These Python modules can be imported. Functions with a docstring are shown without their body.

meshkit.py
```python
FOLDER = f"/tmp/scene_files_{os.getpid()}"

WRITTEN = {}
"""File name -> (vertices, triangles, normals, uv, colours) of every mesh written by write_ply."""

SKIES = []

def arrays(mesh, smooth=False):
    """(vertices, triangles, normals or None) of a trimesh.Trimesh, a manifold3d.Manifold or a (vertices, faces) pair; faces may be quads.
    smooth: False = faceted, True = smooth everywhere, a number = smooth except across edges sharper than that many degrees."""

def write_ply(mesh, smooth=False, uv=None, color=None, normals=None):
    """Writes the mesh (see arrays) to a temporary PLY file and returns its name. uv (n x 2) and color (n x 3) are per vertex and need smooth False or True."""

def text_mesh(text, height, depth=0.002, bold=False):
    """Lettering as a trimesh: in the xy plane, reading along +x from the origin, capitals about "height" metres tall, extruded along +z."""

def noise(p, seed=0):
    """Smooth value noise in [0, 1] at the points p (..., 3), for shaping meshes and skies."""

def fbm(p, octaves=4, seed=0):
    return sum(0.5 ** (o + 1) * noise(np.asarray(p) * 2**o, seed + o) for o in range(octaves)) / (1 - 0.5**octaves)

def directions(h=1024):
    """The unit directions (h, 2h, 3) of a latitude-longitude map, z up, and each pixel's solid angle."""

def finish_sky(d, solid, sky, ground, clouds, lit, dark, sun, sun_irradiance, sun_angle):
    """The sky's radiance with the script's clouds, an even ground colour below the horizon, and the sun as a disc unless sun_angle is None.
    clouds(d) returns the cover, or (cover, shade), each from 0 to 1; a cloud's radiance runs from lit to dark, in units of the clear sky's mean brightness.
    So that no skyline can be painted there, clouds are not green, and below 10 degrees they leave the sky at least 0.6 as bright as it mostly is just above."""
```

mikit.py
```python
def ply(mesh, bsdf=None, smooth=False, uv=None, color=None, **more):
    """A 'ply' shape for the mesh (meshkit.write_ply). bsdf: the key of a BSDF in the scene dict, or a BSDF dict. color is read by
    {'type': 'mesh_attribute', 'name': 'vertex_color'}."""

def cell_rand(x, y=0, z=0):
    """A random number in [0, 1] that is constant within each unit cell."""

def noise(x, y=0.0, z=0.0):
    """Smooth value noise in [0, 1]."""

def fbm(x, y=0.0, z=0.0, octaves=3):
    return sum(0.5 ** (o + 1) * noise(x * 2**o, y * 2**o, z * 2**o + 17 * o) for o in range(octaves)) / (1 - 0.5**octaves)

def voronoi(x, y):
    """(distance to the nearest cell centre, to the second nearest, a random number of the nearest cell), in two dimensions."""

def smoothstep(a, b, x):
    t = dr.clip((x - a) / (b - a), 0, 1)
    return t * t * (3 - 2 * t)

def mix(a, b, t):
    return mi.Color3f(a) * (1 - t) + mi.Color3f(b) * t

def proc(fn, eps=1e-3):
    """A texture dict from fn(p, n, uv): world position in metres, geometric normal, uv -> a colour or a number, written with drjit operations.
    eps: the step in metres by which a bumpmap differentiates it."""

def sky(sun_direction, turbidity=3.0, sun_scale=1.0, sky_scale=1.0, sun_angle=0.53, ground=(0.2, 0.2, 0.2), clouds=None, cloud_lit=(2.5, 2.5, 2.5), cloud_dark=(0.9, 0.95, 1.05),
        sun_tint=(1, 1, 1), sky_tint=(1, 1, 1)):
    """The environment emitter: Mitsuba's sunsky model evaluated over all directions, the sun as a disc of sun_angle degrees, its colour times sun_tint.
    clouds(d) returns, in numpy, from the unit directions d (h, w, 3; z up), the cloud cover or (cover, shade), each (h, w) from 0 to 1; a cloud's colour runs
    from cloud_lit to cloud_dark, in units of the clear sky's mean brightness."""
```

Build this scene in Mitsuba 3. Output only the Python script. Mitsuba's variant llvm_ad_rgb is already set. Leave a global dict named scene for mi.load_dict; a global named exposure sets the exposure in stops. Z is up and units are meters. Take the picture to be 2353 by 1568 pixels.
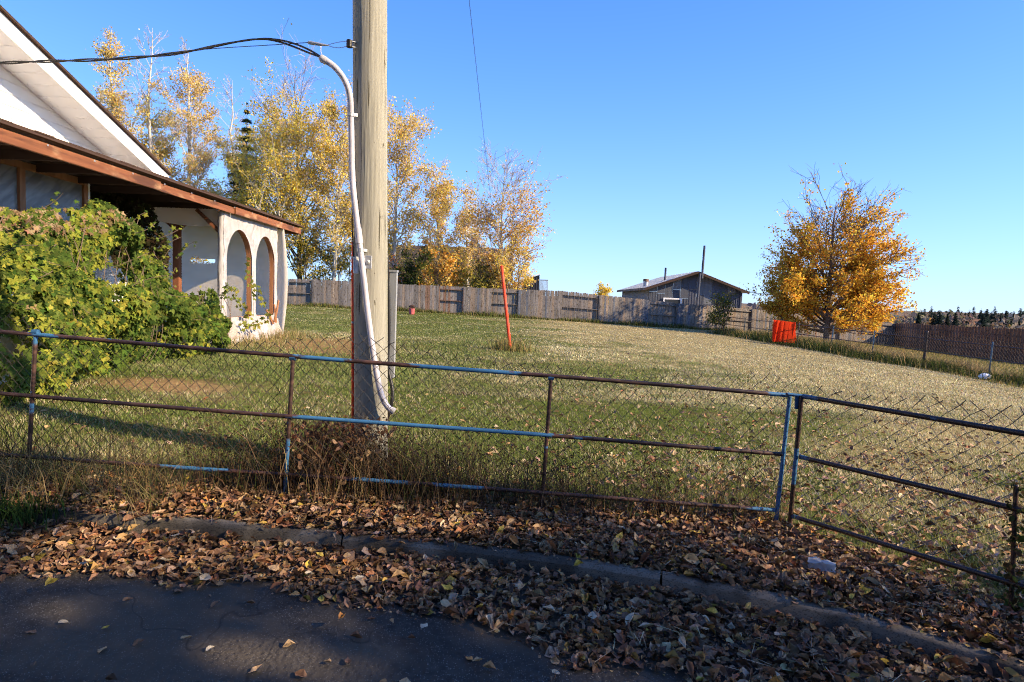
import math, random
import numpy as np
import trimesh
import mitsuba as mi
import drjit as dr
import mikit, meshkit
from mikit import proc, noise, fbm, smoothstep, mix, cell_rand, voronoi

# ------------------------------------------------------------------ camera, sky, exposure
W0, H0, FPX, EYE = 2353.0, 1568.0, 1400.0, 1.6          # photo measured at 2353 px wide; eye 1.6 m above the road
PITCH, ROLL = math.atan(94.0 / FPX), 0.035
F_ = np.array([0, math.cos(PITCH), -math.sin(PITCH)])
R0_ = np.array([1.0, 0, 0]); U0_ = np.array([0, math.sin(PITCH), math.cos(PITCH)])
R_ = math.cos(ROLL) * R0_ + math.sin(ROLL) * U0_
U_ = math.cos(ROLL) * U0_ - math.sin(ROLL) * R0_
EYEP = np.array([0, 0, EYE])
SUN = np.array([0.943 * math.cos(math.radians(29)), -0.332 * math.cos(math.radians(29)), math.sin(math.radians(29))])
exposure = 2.65
scene, labels = {}, {}
scene['camera'] = {'type': 'perspective', 'fov': 2 * math.degrees(math.atan(W0 / 2 / FPX)), 'fov_axis': 'x',
    'near_clip': 0.05, 'far_clip': 6000.0,
    'to_world': mi.ScalarTransform4f().look_at(origin=EYEP.tolist(), target=(EYEP + F_).tolist(), up=U_.tolist())}
scene['daylight'] = mikit.sky(SUN.tolist(), turbidity=3.0, sun_scale=1.15, sun_tint=(1.0, 0.985, 0.965), sky_scale=0.95, sky_tint=(0.56, 0.97, 1.72),
    clouds=lambda d: 0.50 * np.exp(-np.clip(d[..., 2], 0, 1) / 0.12), cloud_lit=(2.1, 2.25, 2.35))

rng = np.random.default_rng(7)
T4 = mi.ScalarTransform4f


def ray(px, py):
    return F_ + R_ * ((px - W0 / 2) / FPX) - U_ * ((py - H0 / 2) / FPX)


def at(px, py, y):
    """The place at world depth y that the eye sees at that point of the photograph."""
    d = ray(px, py)
    return EYEP + d * (y / d[1])


def PX(x, y, z):
    d = np.array([x, y, z]) - EYEP
    return W0 / 2 + FPX * (d @ R_) / (d @ F_), H0 / 2 - FPX * (d @ U_) / (d @ F_)


# ------------------------------------------------------------------ terrain
def ground(x, y):
    x, y = np.asarray(x, float), np.asarray(y, float)
    xp, xn = np.clip(x, 0, 40), np.clip(x, -40, 0)
    yc = np.clip(y, -10, 46) - 4.25
    z = 0.10 - 0.026 * (np.clip(x, -40, 40)) - 0.0008 * xp ** 2 - 0.0003 * xn ** 2 + 0.011 * yc
    z = z + 0.10 * np.exp(-((x + 6.5) / 3.0) ** 2 - ((y - 13) / 5.0) ** 2)
    far = np.clip(y - 48, 0, 400)
    z = z - 0.012 * far - 0.01 * np.clip(x - 40, 0, 100)
    bump = 0.05 * (meshkit.noise(np.stack([x * 0.35, y * 0.35, x * 0], -1)) - 0.5) + 0.02 * (meshkit.noise(np.stack([x * 1.4, y * 1.4, x * 0 + 5], -1)) - 0.5)
    return z + bump * np.clip((y - 4.6) / 2.5, 0, 1)


CURB = np.array([(-40, 4.15), (-9, 4.0), (-4, 3.82), (-2.45, 3.72), (-0.45, 3.55), (0.1, 3.48), (0.78, 3.34), (1.3, 3.18), (1.77, 2.98), (2.28, 2.66), (2.75, 2.25), (3.2, 1.7), (3.6, 1.0), (4.0, 0.0), (4.4, -1.5), (4.8, -4), (5.2, -40)])


def curb_y(x):
    return np.interp(x, CURB[:, 0], CURB[:, 1])


def kerb_curve():
    from scipy.interpolate import CubicSpline
    c = CURB[1:-1]
    q = np.r_[0, np.cumsum(np.linalg.norm(np.diff(c, axis=0), axis=1))]
    p = CubicSpline(q, c)(np.linspace(0, q[-1], 1500))
    p = np.vstack([np.stack([np.linspace(-40, p[0, 0], 200), np.linspace(4.15, p[0, 1], 200)], 1)[:-1], p, np.stack([np.linspace(p[-1, 0], 5.2, 200), np.linspace(p[-1, 1], -40, 200)], 1)[1:]])
    t = np.gradient(p, axis=0); t /= np.linalg.norm(t, axis=1, keepdims=True)
    return p, np.stack([-t[:, 1], t[:, 0]], 1)          # the second points from the road to the lawn


from scipy.spatial import cKDTree
KP, KN = kerb_curve()
KTREE = cKDTree(KP)


def kerb_e(x, y):
    """Distance from the kerb's road edge: above 0 on the lawn side, below on the road."""
    q = np.stack([np.asarray(x, float), np.asarray(y, float)], -1)
    i = KTREE.query(q)[1]
    return ((q - KP[i]) * KN[i]).sum(-1)


def road_z(x, y):
    return -0.026 * np.clip(np.asarray(x, float), -40, 40) + 0.004 * (np.asarray(y, float) - 4.25) * 0 - 0.008


def hit(px, py, zf=ground):
    """Where the eye's ray through the photograph meets the ground."""
    d = ray(px, py); t = 1.0
    for _ in range(60):
        p = EYEP + d * t
        t += (p[2] - float(zf(p[0], p[1]))) / max(-d[2], 0.01) * 0.7
        t = min(max(t, 0.5), 400)
    return EYEP + d * t


# ------------------------------------------------------------------ helpers
def numbered(key):
    if key not in USED:
        USED.add(key); return key
    k = 1
    while f'{key}_{k:03d}' in USED:
        k += 1
    USED.add(f'{key}_{k:03d}'); return f'{key}_{k:03d}'


USED = set()


def thing(name, label, cat=None, group=None, kind=None):
    k = numbered(name)
    d = {'label': label}
    if cat: d['category'] = cat
    if group: d['group'] = group
    if kind: d['kind'] = kind
    labels[k] = d
    return k


def obj(name, mesh, bsdf, parent=None, smooth=False, color=None, to_world=None, label=None, kind=None, uv=None):
    k = numbered(f'{parent}__{name}' if parent else name)
    if color is not None and smooth: smooth = True
    s = mesh if isinstance(mesh, dict) else mikit.ply(mesh, bsdf, smooth=smooth, color=color, uv=uv)
    s = dict(s)
    if to_world is not None:
        s['to_world'] = to_world
    if isinstance(mesh, dict) and bsdf:
        s['bsdf'] = {'type': 'ref', 'id': bsdf}
    scene[k] = s
    if label or kind:
        labels[k] = {a: b for a, b in (('label', label), ('kind', kind)) if b}
    return k


def put(key, mesh, bsdf, **kw):
    """The one mesh of a thing that has no parts; key from thing()."""
    s = mesh if isinstance(mesh, dict) else mikit.ply(mesh, bsdf, smooth=kw.get('smooth', False), color=kw.get('color'))
    s = dict(s)
    if 'to_world' in kw: s['to_world'] = kw['to_world']
    if isinstance(mesh, dict) and bsdf: s['bsdf'] = {'type': 'ref', 'id': bsdf}
    scene[key] = s


def cat(parts):
    """Joins (v, f) or (v, f, c) lists."""
    vs, fs, cs, n = [], [], [], 0
    for p in parts:
        vs.append(p[0]); fs.append(np.asarray(p[1]) + n); n += len(p[0])
        if len(p) > 2: cs.append(p[2])
    out = (np.vstack(vs), np.vstack(fs))
    return out + (np.vstack(cs),) if cs else out


def box(lo, hi):
    lo, hi = np.asarray(lo, float), np.asarray(hi, float)
    v = np.array([[x, y, z] for x in (0, 1) for y in (0, 1) for z in (0, 1)], float) * (hi - lo) + lo
    f = np.array([[0, 1, 3], [0, 3, 2], [4, 6, 7], [4, 7, 5], [0, 4, 5], [0, 5, 1], [2, 3, 7], [2, 7, 6], [0, 2, 6], [0, 6, 4], [1, 5, 7], [1, 7, 3]])
    return v, f


def bevel_box(lo, hi, b=0.006):
    """A box with small chamfers: hull of three inset boxes."""
    lo, hi = np.asarray(lo, float), np.asarray(hi, float)
    pts = []
    for k in range(3):
        o = np.full(3, b); o[k] = 0
        pts.append(box(lo + o, hi - o)[0])
    m = trimesh.convex.convex_hull(np.vstack(pts))
    return np.array(m.vertices), np.array(m.faces)


def beam(p, q, w, h, up=(0, 0, 1)):
    """A bar with a rectangular section from p to q."""
    p, q, up = (np.asarray(a, float) for a in (p, q, up))
    t = q - p; L = np.linalg.norm(t); t /= L
    s = np.cross(t, up); s /= np.linalg.norm(s); u = np.cross(s, t)
    v, f = box([0, -w / 2, -h / 2], [L, w / 2, h / 2])
    return p + v[:, :1] * t + v[:, 1:2] * s + v[:, 2:] * u, f


def tube(pts, r, sides=6, caps=True):
    pts = np.asarray(pts, float); n = len(pts)
    r = np.broadcast_to(np.asarray(r, float), (n,))
    t = np.gradient(pts, axis=0); t /= np.maximum(np.linalg.norm(t, axis=1, keepdims=True), 1e-9)
    ref = np.array([0, 0, 1.0]) if abs(t[:, 2].mean()) < 0.75 else np.array([0.3, 1.0, 0.1])
    a = np.cross(t, ref); a /= np.maximum(np.linalg.norm(a, axis=1, keepdims=True), 1e-9)
    b = np.cross(t, a)
    ang = np.arange(sides) * 2 * np.pi / sides
    v = (pts[:, None] + r[:, None, None] * (np.cos(ang)[None, :, None] * a[:, None] + np.sin(ang)[None, :, None] * b[:, None])).reshape(-1, 3)
    i, j = np.meshgrid(np.arange(n - 1), np.arange(sides), indexing='ij')
    i, j = i.ravel(), j.ravel(); k = (j + 1) % sides
    f = np.vstack([np.stack([i * sides + j, (i + 1) * sides + k, i * sides + k], 1), np.stack([i * sides + j, (i + 1) * sides + j, (i + 1) * sides + k], 1)])
    if caps:
        c = len(v); v = np.vstack([v, pts[:1], pts[-1:]])
        jj = np.arange(sides); kk = (jj + 1) % sides
        f = np.vstack([f, np.stack([jj, kk, jj * 0 + c], 1), np.stack([(n - 1) * sides + kk, (n - 1) * sides + jj, jj * 0 + c + 1], 1)])
    return v, f


def spline(pts, n=24):
    from scipy.interpolate import CubicSpline
    pts = np.asarray(pts, float)
    s = np.r_[0, np.cumsum(np.linalg.norm(np.diff(pts, axis=0), axis=1))]
    return CubicSpline(s, pts)(np.linspace(0, s[-1], n))


def frames(n, normal, yaw):
    """Rotation matrices whose z axis is normal (n, 3), turned by yaw about it."""
    z = normal / np.linalg.norm(normal, axis=1, keepdims=True)
    ref = np.where(np.abs(z[:, 2:]) < 0.9, [[0, 0, 1.0]], [[1.0, 0, 0]])
    x = np.cross(ref, z); x /= np.linalg.norm(x, axis=1, keepdims=True)
    y = np.cross(z, x)
    c, s = np.cos(yaw)[:, None], np.sin(yaw)[:, None]
    return np.stack([x * c + y * s, -x * s + y * c, z], 2)


def scatter(V, F, pos, R, scale, col=None):
    n, k = len(pos), len(V)
    scale = np.broadcast_to(np.asarray(scale, float).reshape(-1, 1) if np.ndim(scale) < 2 else scale, (n, 3 if np.ndim(scale) == 2 else 1))
    v = np.einsum('nij,nkj->nki', R, V[None] * scale[:, None, :]) + pos[:, None]
    f = (F[None] + (np.arange(n) * k)[:, None, None]).reshape(-1, 3)
    out = (v.reshape(-1, 3), f)
    return out + (np.repeat(col, k, 0),) if col is not None else out


def palette(n, cols, jit=0.18, w=None, r=rng):
    c = np.asarray(cols, float)[r.choice(len(cols), n, p=None if w is None else np.asarray(w) / np.sum(w))]
    return np.clip(c * (1 + jit * r.standard_normal((n, 1))) * (1 + 0.06 * r.standard_normal((n, 3))), 0.004, 0.95)


def grid(nu, nv):
    i, j = np.meshgrid(np.arange(nu - 1), np.arange(nv - 1), indexing='ij')
    a = (i * nv + j).ravel()
    return np.vstack([np.stack([a, a + nv, a + nv + 1], 1), np.stack([a, a + nv + 1, a + 1], 1)])


def sheet(fn, nu, nv):
    u, v = np.meshgrid(np.linspace(0, 1, nu), np.linspace(0, 1, nv), indexing='ij')
    return fn(u.ravel(), v.ravel()), grid(nu, nv)


def unit(n, r=rng):
    v = r.standard_normal((n, 3)); return v / np.linalg.norm(v, axis=1, keepdims=True)


# ------------------------------------------------------------------ materials
def two(b): return {'type': 'twosided', 'bsdf': b}
def rgb(*c): return {'type': 'rgb', 'value': list(c)}
def principled(col, rough=0.6, spec=0.4, **k): return two({'type': 'principled', 'base_color': col if isinstance(col, dict) else rgb(*col), 'roughness': rough, 'specular': spec, **k})
VC = {'type': 'mesh_attribute', 'name': 'vertex_color'}
scene['leaf_mat'] = {'type': 'principledthin', 'base_color': VC, 'roughness': 0.55, 'diff_trans': 1.0, 'spec_trans': 0.0, 'eta': 1.35}
scene['grass_mat'] = {'type': 'principledthin', 'base_color': VC, 'roughness': 0.7, 'diff_trans': 0.7, 'spec_trans': 0.0, 'eta': 1.3}
scene['weed_mat'] = {'type': 'principledthin', 'base_color': VC, 'roughness': 0.7, 'diff_trans': 0.25, 'spec_trans': 0.0, 'eta': 1.3}
scene['vc_matte'] = two({'type': 'principled', 'base_color': VC, 'roughness': 0.75, 'specular': 0.25})
scene['vc_paint'] = two({'type': 'principled', 'base_color': VC, 'roughness': 0.42, 'specular': 0.5})
scene['litter_mat'] = two({'type': 'principled', 'base_color': VC, 'roughness': 0.62, 'specular': 0.35})


def ground_fn(p, n, uv):
    m = fbm(p.x * 0.5, p.y * 0.5, 0.0, 3)
    f = fbm(p.x * 7, p.y * 7, 2.0, 3)
    straw = smoothstep(0.35, 0.65, m * 0.6 + 0.2 * f + smoothstep(1.0, 11.0, p.x + 0.14 * p.y) * 0.42 - 0.06)
    c = mix((0.075, 0.095, 0.022), (0.27, 0.22, 0.105), straw)
    c = mix(c, mi.Color3f(0.085, 0.055, 0.030), smoothstep(0.56, 0.72, f) * 0.65)
    c = c * (0.72 + 0.56 * fbm(p.x * 26, p.y * 26, 1.0, 2))
    near = smoothstep(0.75, -0.05, p.y - dr.minimum(4.25, 4.2 - (p.x - 1.95) * 1.58) + 0.35 * (m - 0.5))
    c = mix(c, mi.Color3f(0.055, 0.036, 0.022), near * 0.9)
    # bare earth path by the porch
    dx, dy = (p.x + 4.2) / 1.9, (p.y - 14.5) / 2.6
    bare = smoothstep(1.25, 0.4, dr.sqrt(dx * dx + dy * dy) + 0.5 * (fbm(p.x * 1.3, p.y * 1.3, 4.0, 3) - 0.5) * 2)
    dx2, dy2 = (p.x + 4.7) / 1.0, (p.y - 8.2) / 0.55
    bare = dr.maximum(bare, smoothstep(1.2, 0.4, dr.sqrt(dx2 * dx2 + dy2 * dy2) + 0.8 * (fbm(p.x * 1.7, p.y * 1.7, 9.0, 3) - 0.5)))
    c = mix(c, mi.Color3f(0.27, 0.165, 0.085), bare * 0.75)
    return c


scene['ground_mat'] = {'type': 'bumpmap', 'arbitrary': proc(lambda p, n, uv: 0.03 * fbm(p.x * 9, p.y * 9, 0.0, 3), eps=0.01), 'bsdf': two({'type': 'diffuse', 'reflectance': proc(ground_fn)})}


def asphalt_fn(p, n, uv):
    d1, d2, r = voronoi(p.x * 120, p.y * 120)
    stone = smoothstep(0.42, 0.15, d1)
    wear = fbm(p.x * 2.2, p.y * 2.2, 0.0, 4)
    base = mix((0.024, 0.021, 0.019), (0.050, 0.045, 0.039), wear)
    v = 0.024 + 0.14 * r * r * r * r * r * r * r * r + 0.035 * r
    c = mix(base, mi.Color3f(v, v * 0.97, v * 0.92), stone * smoothstep(0.40, 0.85, r + 0.5 * (wear - 0.5)))
    c = c * (0.55 + 0.9 * fbm(p.x * 28, p.y * 28, 4.0, 4))
    dirt = smoothstep(0.52, 0.70, fbm(p.x * 1.6 + 7, p.y * 2.4, 5.0, 4))
    c = mix(c, mi.Color3f(0.095, 0.078, 0.058), dirt * 0.45)
    crack = dr.abs(fbm(p.x * 1.3 + 3, p.y * 1.3, 3.0, 4) - 0.5)
    return mix(mi.Color3f(0.012), c, 0.45 + 0.55 * smoothstep(0.0, 0.006, crack))


scene['asphalt_mat'] = {'type': 'bumpmap', 'arbitrary': proc(lambda p, n, uv: 0.010 * fbm(p.x * 60, p.y * 60, 0.0, 3), eps=0.003), 'bsdf': principled(proc(asphalt_fn), 0.8, 0.3)}


def concrete_fn(p, n, uv):
    a = fbm(p.x * 6, p.y * 6, p.z * 6, 4)
    b = fbm(p.x * 70, p.y * 70, p.z * 70, 2)
    c = mix((0.085, 0.075, 0.066), (0.23, 0.21, 0.18), a * 0.7 + b * 0.3)
    grit = smoothstep(0.60, 0.75, noise(p.x * 160, p.y * 160, p.z * 160))
    c = c * (1 - 0.45 * grit)
    return c * (0.45 + 0.55 * smoothstep(0.30, 0.55, fbm(p.x * 4.1, p.y * 9, 7.0, 4)))


scene['concrete_mat'] = {'type': 'bumpmap', 'arbitrary': proc(lambda p, n, uv: 0.004 * fbm(p.x * 60, p.y * 60, p.z * 60, 3), eps=0.003), 'bsdf': principled(proc(concrete_fn), 0.85, 0.2)}

POLE = [at(853, 1085, 5.0), at(850, 0, 5.0)]
PDIR = (POLE[1] - POLE[0]) / np.linalg.norm(POLE[1] - POLE[0])


def pole_fn(p, n, uv):
    qx, qy = p.x - float(POLE[0][0]), p.y - 5.0
    g = fbm(qx * 55, qy * 55, p.z * 1.3, 3)
    g2 = fbm(qx * 130, qy * 130, p.z * 5.0, 2)
    c = mix((0.195, 0.19, 0.155), (0.385, 0.375, 0.318), g * 0.6 + 0.4 * g2)
    an = dr.atan2(qy, qx)
    for a0, z0, z1, wd in ((-1.92, 3.0, 5.2, 0.030), (-1.45, 0.3, 2.1, 0.010), (-2.25, 1.6, 3.1, 0.018), (-1.1, 3.4, 5.0, 0.008), (-1.75, 1.0, 2.4, 0.008), (-0.75, 0.8, 4.0, 0.007)):
        line = dr.abs(an - a0 - 0.10 * (noise(p.z * 2.2, a0 * 9) - 0.5) - 0.04 * (noise(p.z * 14, a0 * 5) - 0.5))
        on = smoothstep(z0, z0 + 0.3, p.z) * smoothstep(z1, z1 - 0.3, p.z) * smoothstep(0.35, 0.6, noise(p.z * 3.5, a0 * 31))
        c = mix(c, mi.Color3f(0.06, 0.05, 0.034), smoothstep(wd, wd * 0.3, line) * on * 0.9)
    stain = fbm(qx * 6, qy * 6, p.z * 0.8 + 9, 3)
    c = mix(c, mi.Color3f(0.165, 0.165, 0.11), smoothstep(0.52, 0.75, stain) * 0.6)
    check = smoothstep(0.74, 0.80, fbm(qx * 42 + 5, qy * 42, p.z * 1.9 + 3, 2))
    c = mix(c, mi.Color3f(0.055, 0.048, 0.030), check * 0.9)
    knots = smoothstep(0.83, 0.88, noise(qx * 34 + 11, qy * 34, p.z * 9) * 0.75 + 0.25 * noise(qx * 90, qy * 90, p.z * 40))
    return mix(c, mi.Color3f(0.07, 0.06, 0.035), knots * 0.85)


scene['pole_mat'] = {'type': 'bumpmap', 'arbitrary': proc(lambda p, n, uv: 0.006 * fbm((p.x - float(POLE[0][0])) * 60, (p.y - 5) * 60, p.z * 2.0, 3), eps=0.003), 'bsdf': principled(proc(pole_fn), 0.8, 0.25)}


def board_mat(name, a, b, dark, zs=1.0):
    def fn(p, n, uv):
        i = cell_rand(dr.floor(p.x / 0.15), 3.0)
        g = fbm(p.x * 45 + i * 9, p.y * 9, p.z * 1.6 + i * 30, 3)
        w = fbm(p.x * 1.2, p.y * 1.2, p.z * 1.2, 3)
        c = mix(a, b, smoothstep(0.25, 0.75, g * 0.7 + 0.3 * w))
        c = mix(c, mi.Color3f(dark), smoothstep(0.66, 0.80, noise(p.x * 22 + i * 5, p.y * 8, p.z * 7 + i * 40)) * 0.7)
        return c * (0.80 + 0.4 * i)
    scene[name] = principled(proc(fn), 0.85, 0.2)


board_mat('board_grey', (0.125, 0.112, 0.103), (0.235, 0.212, 0.195), (0.07, 0.055, 0.045))
board_mat('board_tan', (0.175, 0.135, 0.105), (0.285, 0.225, 0.175), (0.08, 0.055, 0.04))
board_mat('board_rust', (0.15, 0.085, 0.058), (0.22, 0.14, 0.10), (0.06, 0.035, 0.025))
board_mat('board_brown', (0.13, 0.074, 0.046), (0.20, 0.125, 0.082), (0.05, 0.03, 0.02))
board_mat('board_blue', (0.085, 0.092, 0.112), (0.15, 0.16, 0.185), (0.04, 0.04, 0.05))


def fascia_fn(p, n, uv):
    g = fbm(p.x * 6, p.y * 1.6, p.z * 26, 4)
    w = fbm(p.x * 2, p.y * 2.6, p.z * 4, 4)
    c = mix((0.12, 0.042, 0.016), (0.29, 0.112, 0.045), g)
    c = mix(c, mi.Color3f(0.42, 0.25, 0.13), smoothstep(0.54, 0.74, w) * 0.7)
    return mix(c, mi.Color3f(0.06, 0.025, 0.012), smoothstep(0.46, 0.68, fbm(p.x * 3, p.y * 1.7, p.z * 9 + 4, 4)) * 0.75)


scene['fascia_mat'] = principled(proc(fascia_fn), 0.6, 0.35)
scene['post_wood'] = principled((0.20, 0.075, 0.035), 0.7)
scene['arch_wood'] = principled(proc(lambda p, n, uv: mix((0.24, 0.10, 0.045), (0.42, 0.20, 0.10), fbm(p.x * 20, p.y * 20, p.z * 3, 3))), 0.65)
scene['dark_wood'] = principled((0.055, 0.030, 0.020), 0.8)
scene['white_siding'] = principled(proc(lambda p, n, uv: mi.Color3f(0.87, 0.87, 0.87) * (0.94 + 0.06 * fbm(p.x * 2, p.y * 2, p.z * 2, 3))), 0.55)
scene['white_trim'] = principled((0.80, 0.80, 0.80), 0.45)
scene['soffit_white'] = principled((0.82, 0.82, 0.83), 0.55)
scene['shingle_mat'] = principled(proc(lambda p, n, uv: mix((0.035, 0.022, 0.017), (0.10, 0.062, 0.045), fbm(p.x * 30, p.y * 30, p.z * 30, 3))), 0.9, 0.15)
scene['dark_roof'] = principled(proc(lambda p, n, uv: mix((0.035, 0.026, 0.024), (0.080, 0.062, 0.055), fbm(p.x * 4, p.y * 4, p.z * 14, 3))), 0.9, 0.15)
scene['plastic_sheet'] = {'type': 'principledthin', 'base_color': proc(lambda p, n, uv: mix((0.80, 0.71, 0.60), (0.94, 0.86, 0.75), fbm(p.x * 2.2, p.y * 2.2, p.z * 5, 4))), 'roughness': 0.35, 'diff_trans': 1.15, 'spec_trans': 0.0, 'eta': 1.45}
scene['plastic_bright'] = {'type': 'principledthin', 'base_color': proc(lambda p, n, uv: mix(mix((0.36, 0.335, 0.335), (0.66, 0.64, 0.655), fbm(p.x * 9, p.y * 9, p.z * 3.5, 4)), mi.Color3f(0.42, 0.33, 0.26), smoothstep(1.5, 0.4, p.z) * smoothstep(0.35, 0.6, fbm(p.x * 4, p.y * 4, p.z * 4, 3)) * 0.8)), 'roughness': 0.28, 'diff_trans': 0.35, 'spec_trans': 0.0, 'eta': 1.5}
scene['window_film'] = principled(proc(lambda p, n, uv: mix((0.13, 0.13, 0.135), (0.23, 0.23, 0.235), smoothstep(0.3, 0.75, fbm(p.y * 1.3 + p.z * 2.5, p.z * 11 - p.y * 9, 3.0, 4)))), 0.25, 0.5)
scene['pvc'] = principled(proc(lambda p, n, uv: mi.Color3f(0.50, 0.485, 0.54) * (0.80 + 0.35 * fbm(p.x * 25, p.y * 25, p.z * 9, 3))), 0.35, 0.5)
scene['pvc_grey'] = principled((0.42, 0.42, 0.44), 0.4)
scene['galvanised'] = principled((0.44, 0.45, 0.46), 0.45, 0.5, metallic=0.5)
scene['wire_mat'] = principled((0.040, 0.036, 0.034), 0.6, 0.35)
scene['grey_paint'] = principled((0.25, 0.265, 0.285), 0.45)
scene['black_rubber'] = principled((0.012, 0.012, 0.014), 0.45)
scene['orange_plastic'] = principled(proc(lambda p, n, uv: mix((0.82, 0.060, 0.018), (0.66, 0.10, 0.05), smoothstep(0.45, 0.7, fbm(p.x * 14, p.y * 14, p.z * 5, 4)))), 0.5, 0.4)
scene['orange_mesh'] = {'type': 'principledthin', 'base_color': rgb(0.80, 0.065, 0.018), 'roughness': 0.5, 'diff_trans': 0.9, 'spec_trans': 0.0, 'eta': 1.4}
scene['marker_red'] = principled((0.80, 0.055, 0.016), 0.45)
scene['pot_red'] = principled((0.45, 0.10, 0.10), 0.5)
scene['white_plastic'] = principled((0.78, 0.78, 0.76), 0.4)
scene['bark_white'] = principled(proc(lambda p, n, uv: mix((0.50, 0.47, 0.41), (0.16, 0.13, 0.10), smoothstep(0.58, 0.72, fbm(p.x * 3, p.y * 3, p.z * 5, 3)))), 0.85, 0.15)
scene['bark_dark'] = principled(proc(lambda p, n, uv: mix((0.10, 0.078, 0.058), (0.19, 0.155, 0.12), fbm(p.x * 10, p.y * 10, p.z * 3, 3))), 0.9, 0.15)
scene['twig_mat'] = principled((0.155, 0.115, 0.090), 0.9, 0.15)
scene['twig_pale'] = principled((0.40, 0.36, 0.32), 0.9, 0.15)
scene['metal_roof'] = principled((0.40, 0.43, 0.47), 0.5, 0.5, metallic=0.3)
scene['glass_dark'] = principled((0.03, 0.035, 0.04), 0.15, 0.6)
scene['clear_plastic'] = {'type': 'thindielectric', 'int_ior': 1.45}
scene['frost_plastic'] = {'type': 'principledthin', 'base_color': rgb(0.75, 0.78, 0.82), 'roughness': 0.2, 'spec_trans': 0.6, 'diff_trans': 0.5, 'eta': 1.4}

# ------------------------------------------------------------------ ground, road, kerb
xs = np.unique(np.r_[-900, -600, -400, -250, -160, -110, np.arange(-80, -22, 4), np.arange(-22, -8, 0.5), np.arange(-8, -5, 0.2), np.arange(-5, 5, 0.06), np.arange(5, 8, 0.2), np.arange(8, 34, 0.5), np.arange(34, 90, 4), 110, 160, 250, 400, 600, 900, 1300])
ys = np.unique(np.r_[-40, -20, -10, -6, np.arange(-4, 1.5, 0.25), np.arange(1.5, 4.6, 0.05), np.arange(4.6, 7, 0.15), np.arange(7, 14, 0.2), np.arange(14, 52, 0.6), np.arange(54, 110, 5), 130, 170, 220, 300, 400, 600, 900, 1300, 1800])
gx, gy = np.meshgrid(xs, ys, indexing='ij')
gz = ground(gx, gy)
edge = kerb_e(gx, gy)
gz = np.where(edge < 0.045, road_z(gx, gy) - 0.10, gz)
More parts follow.
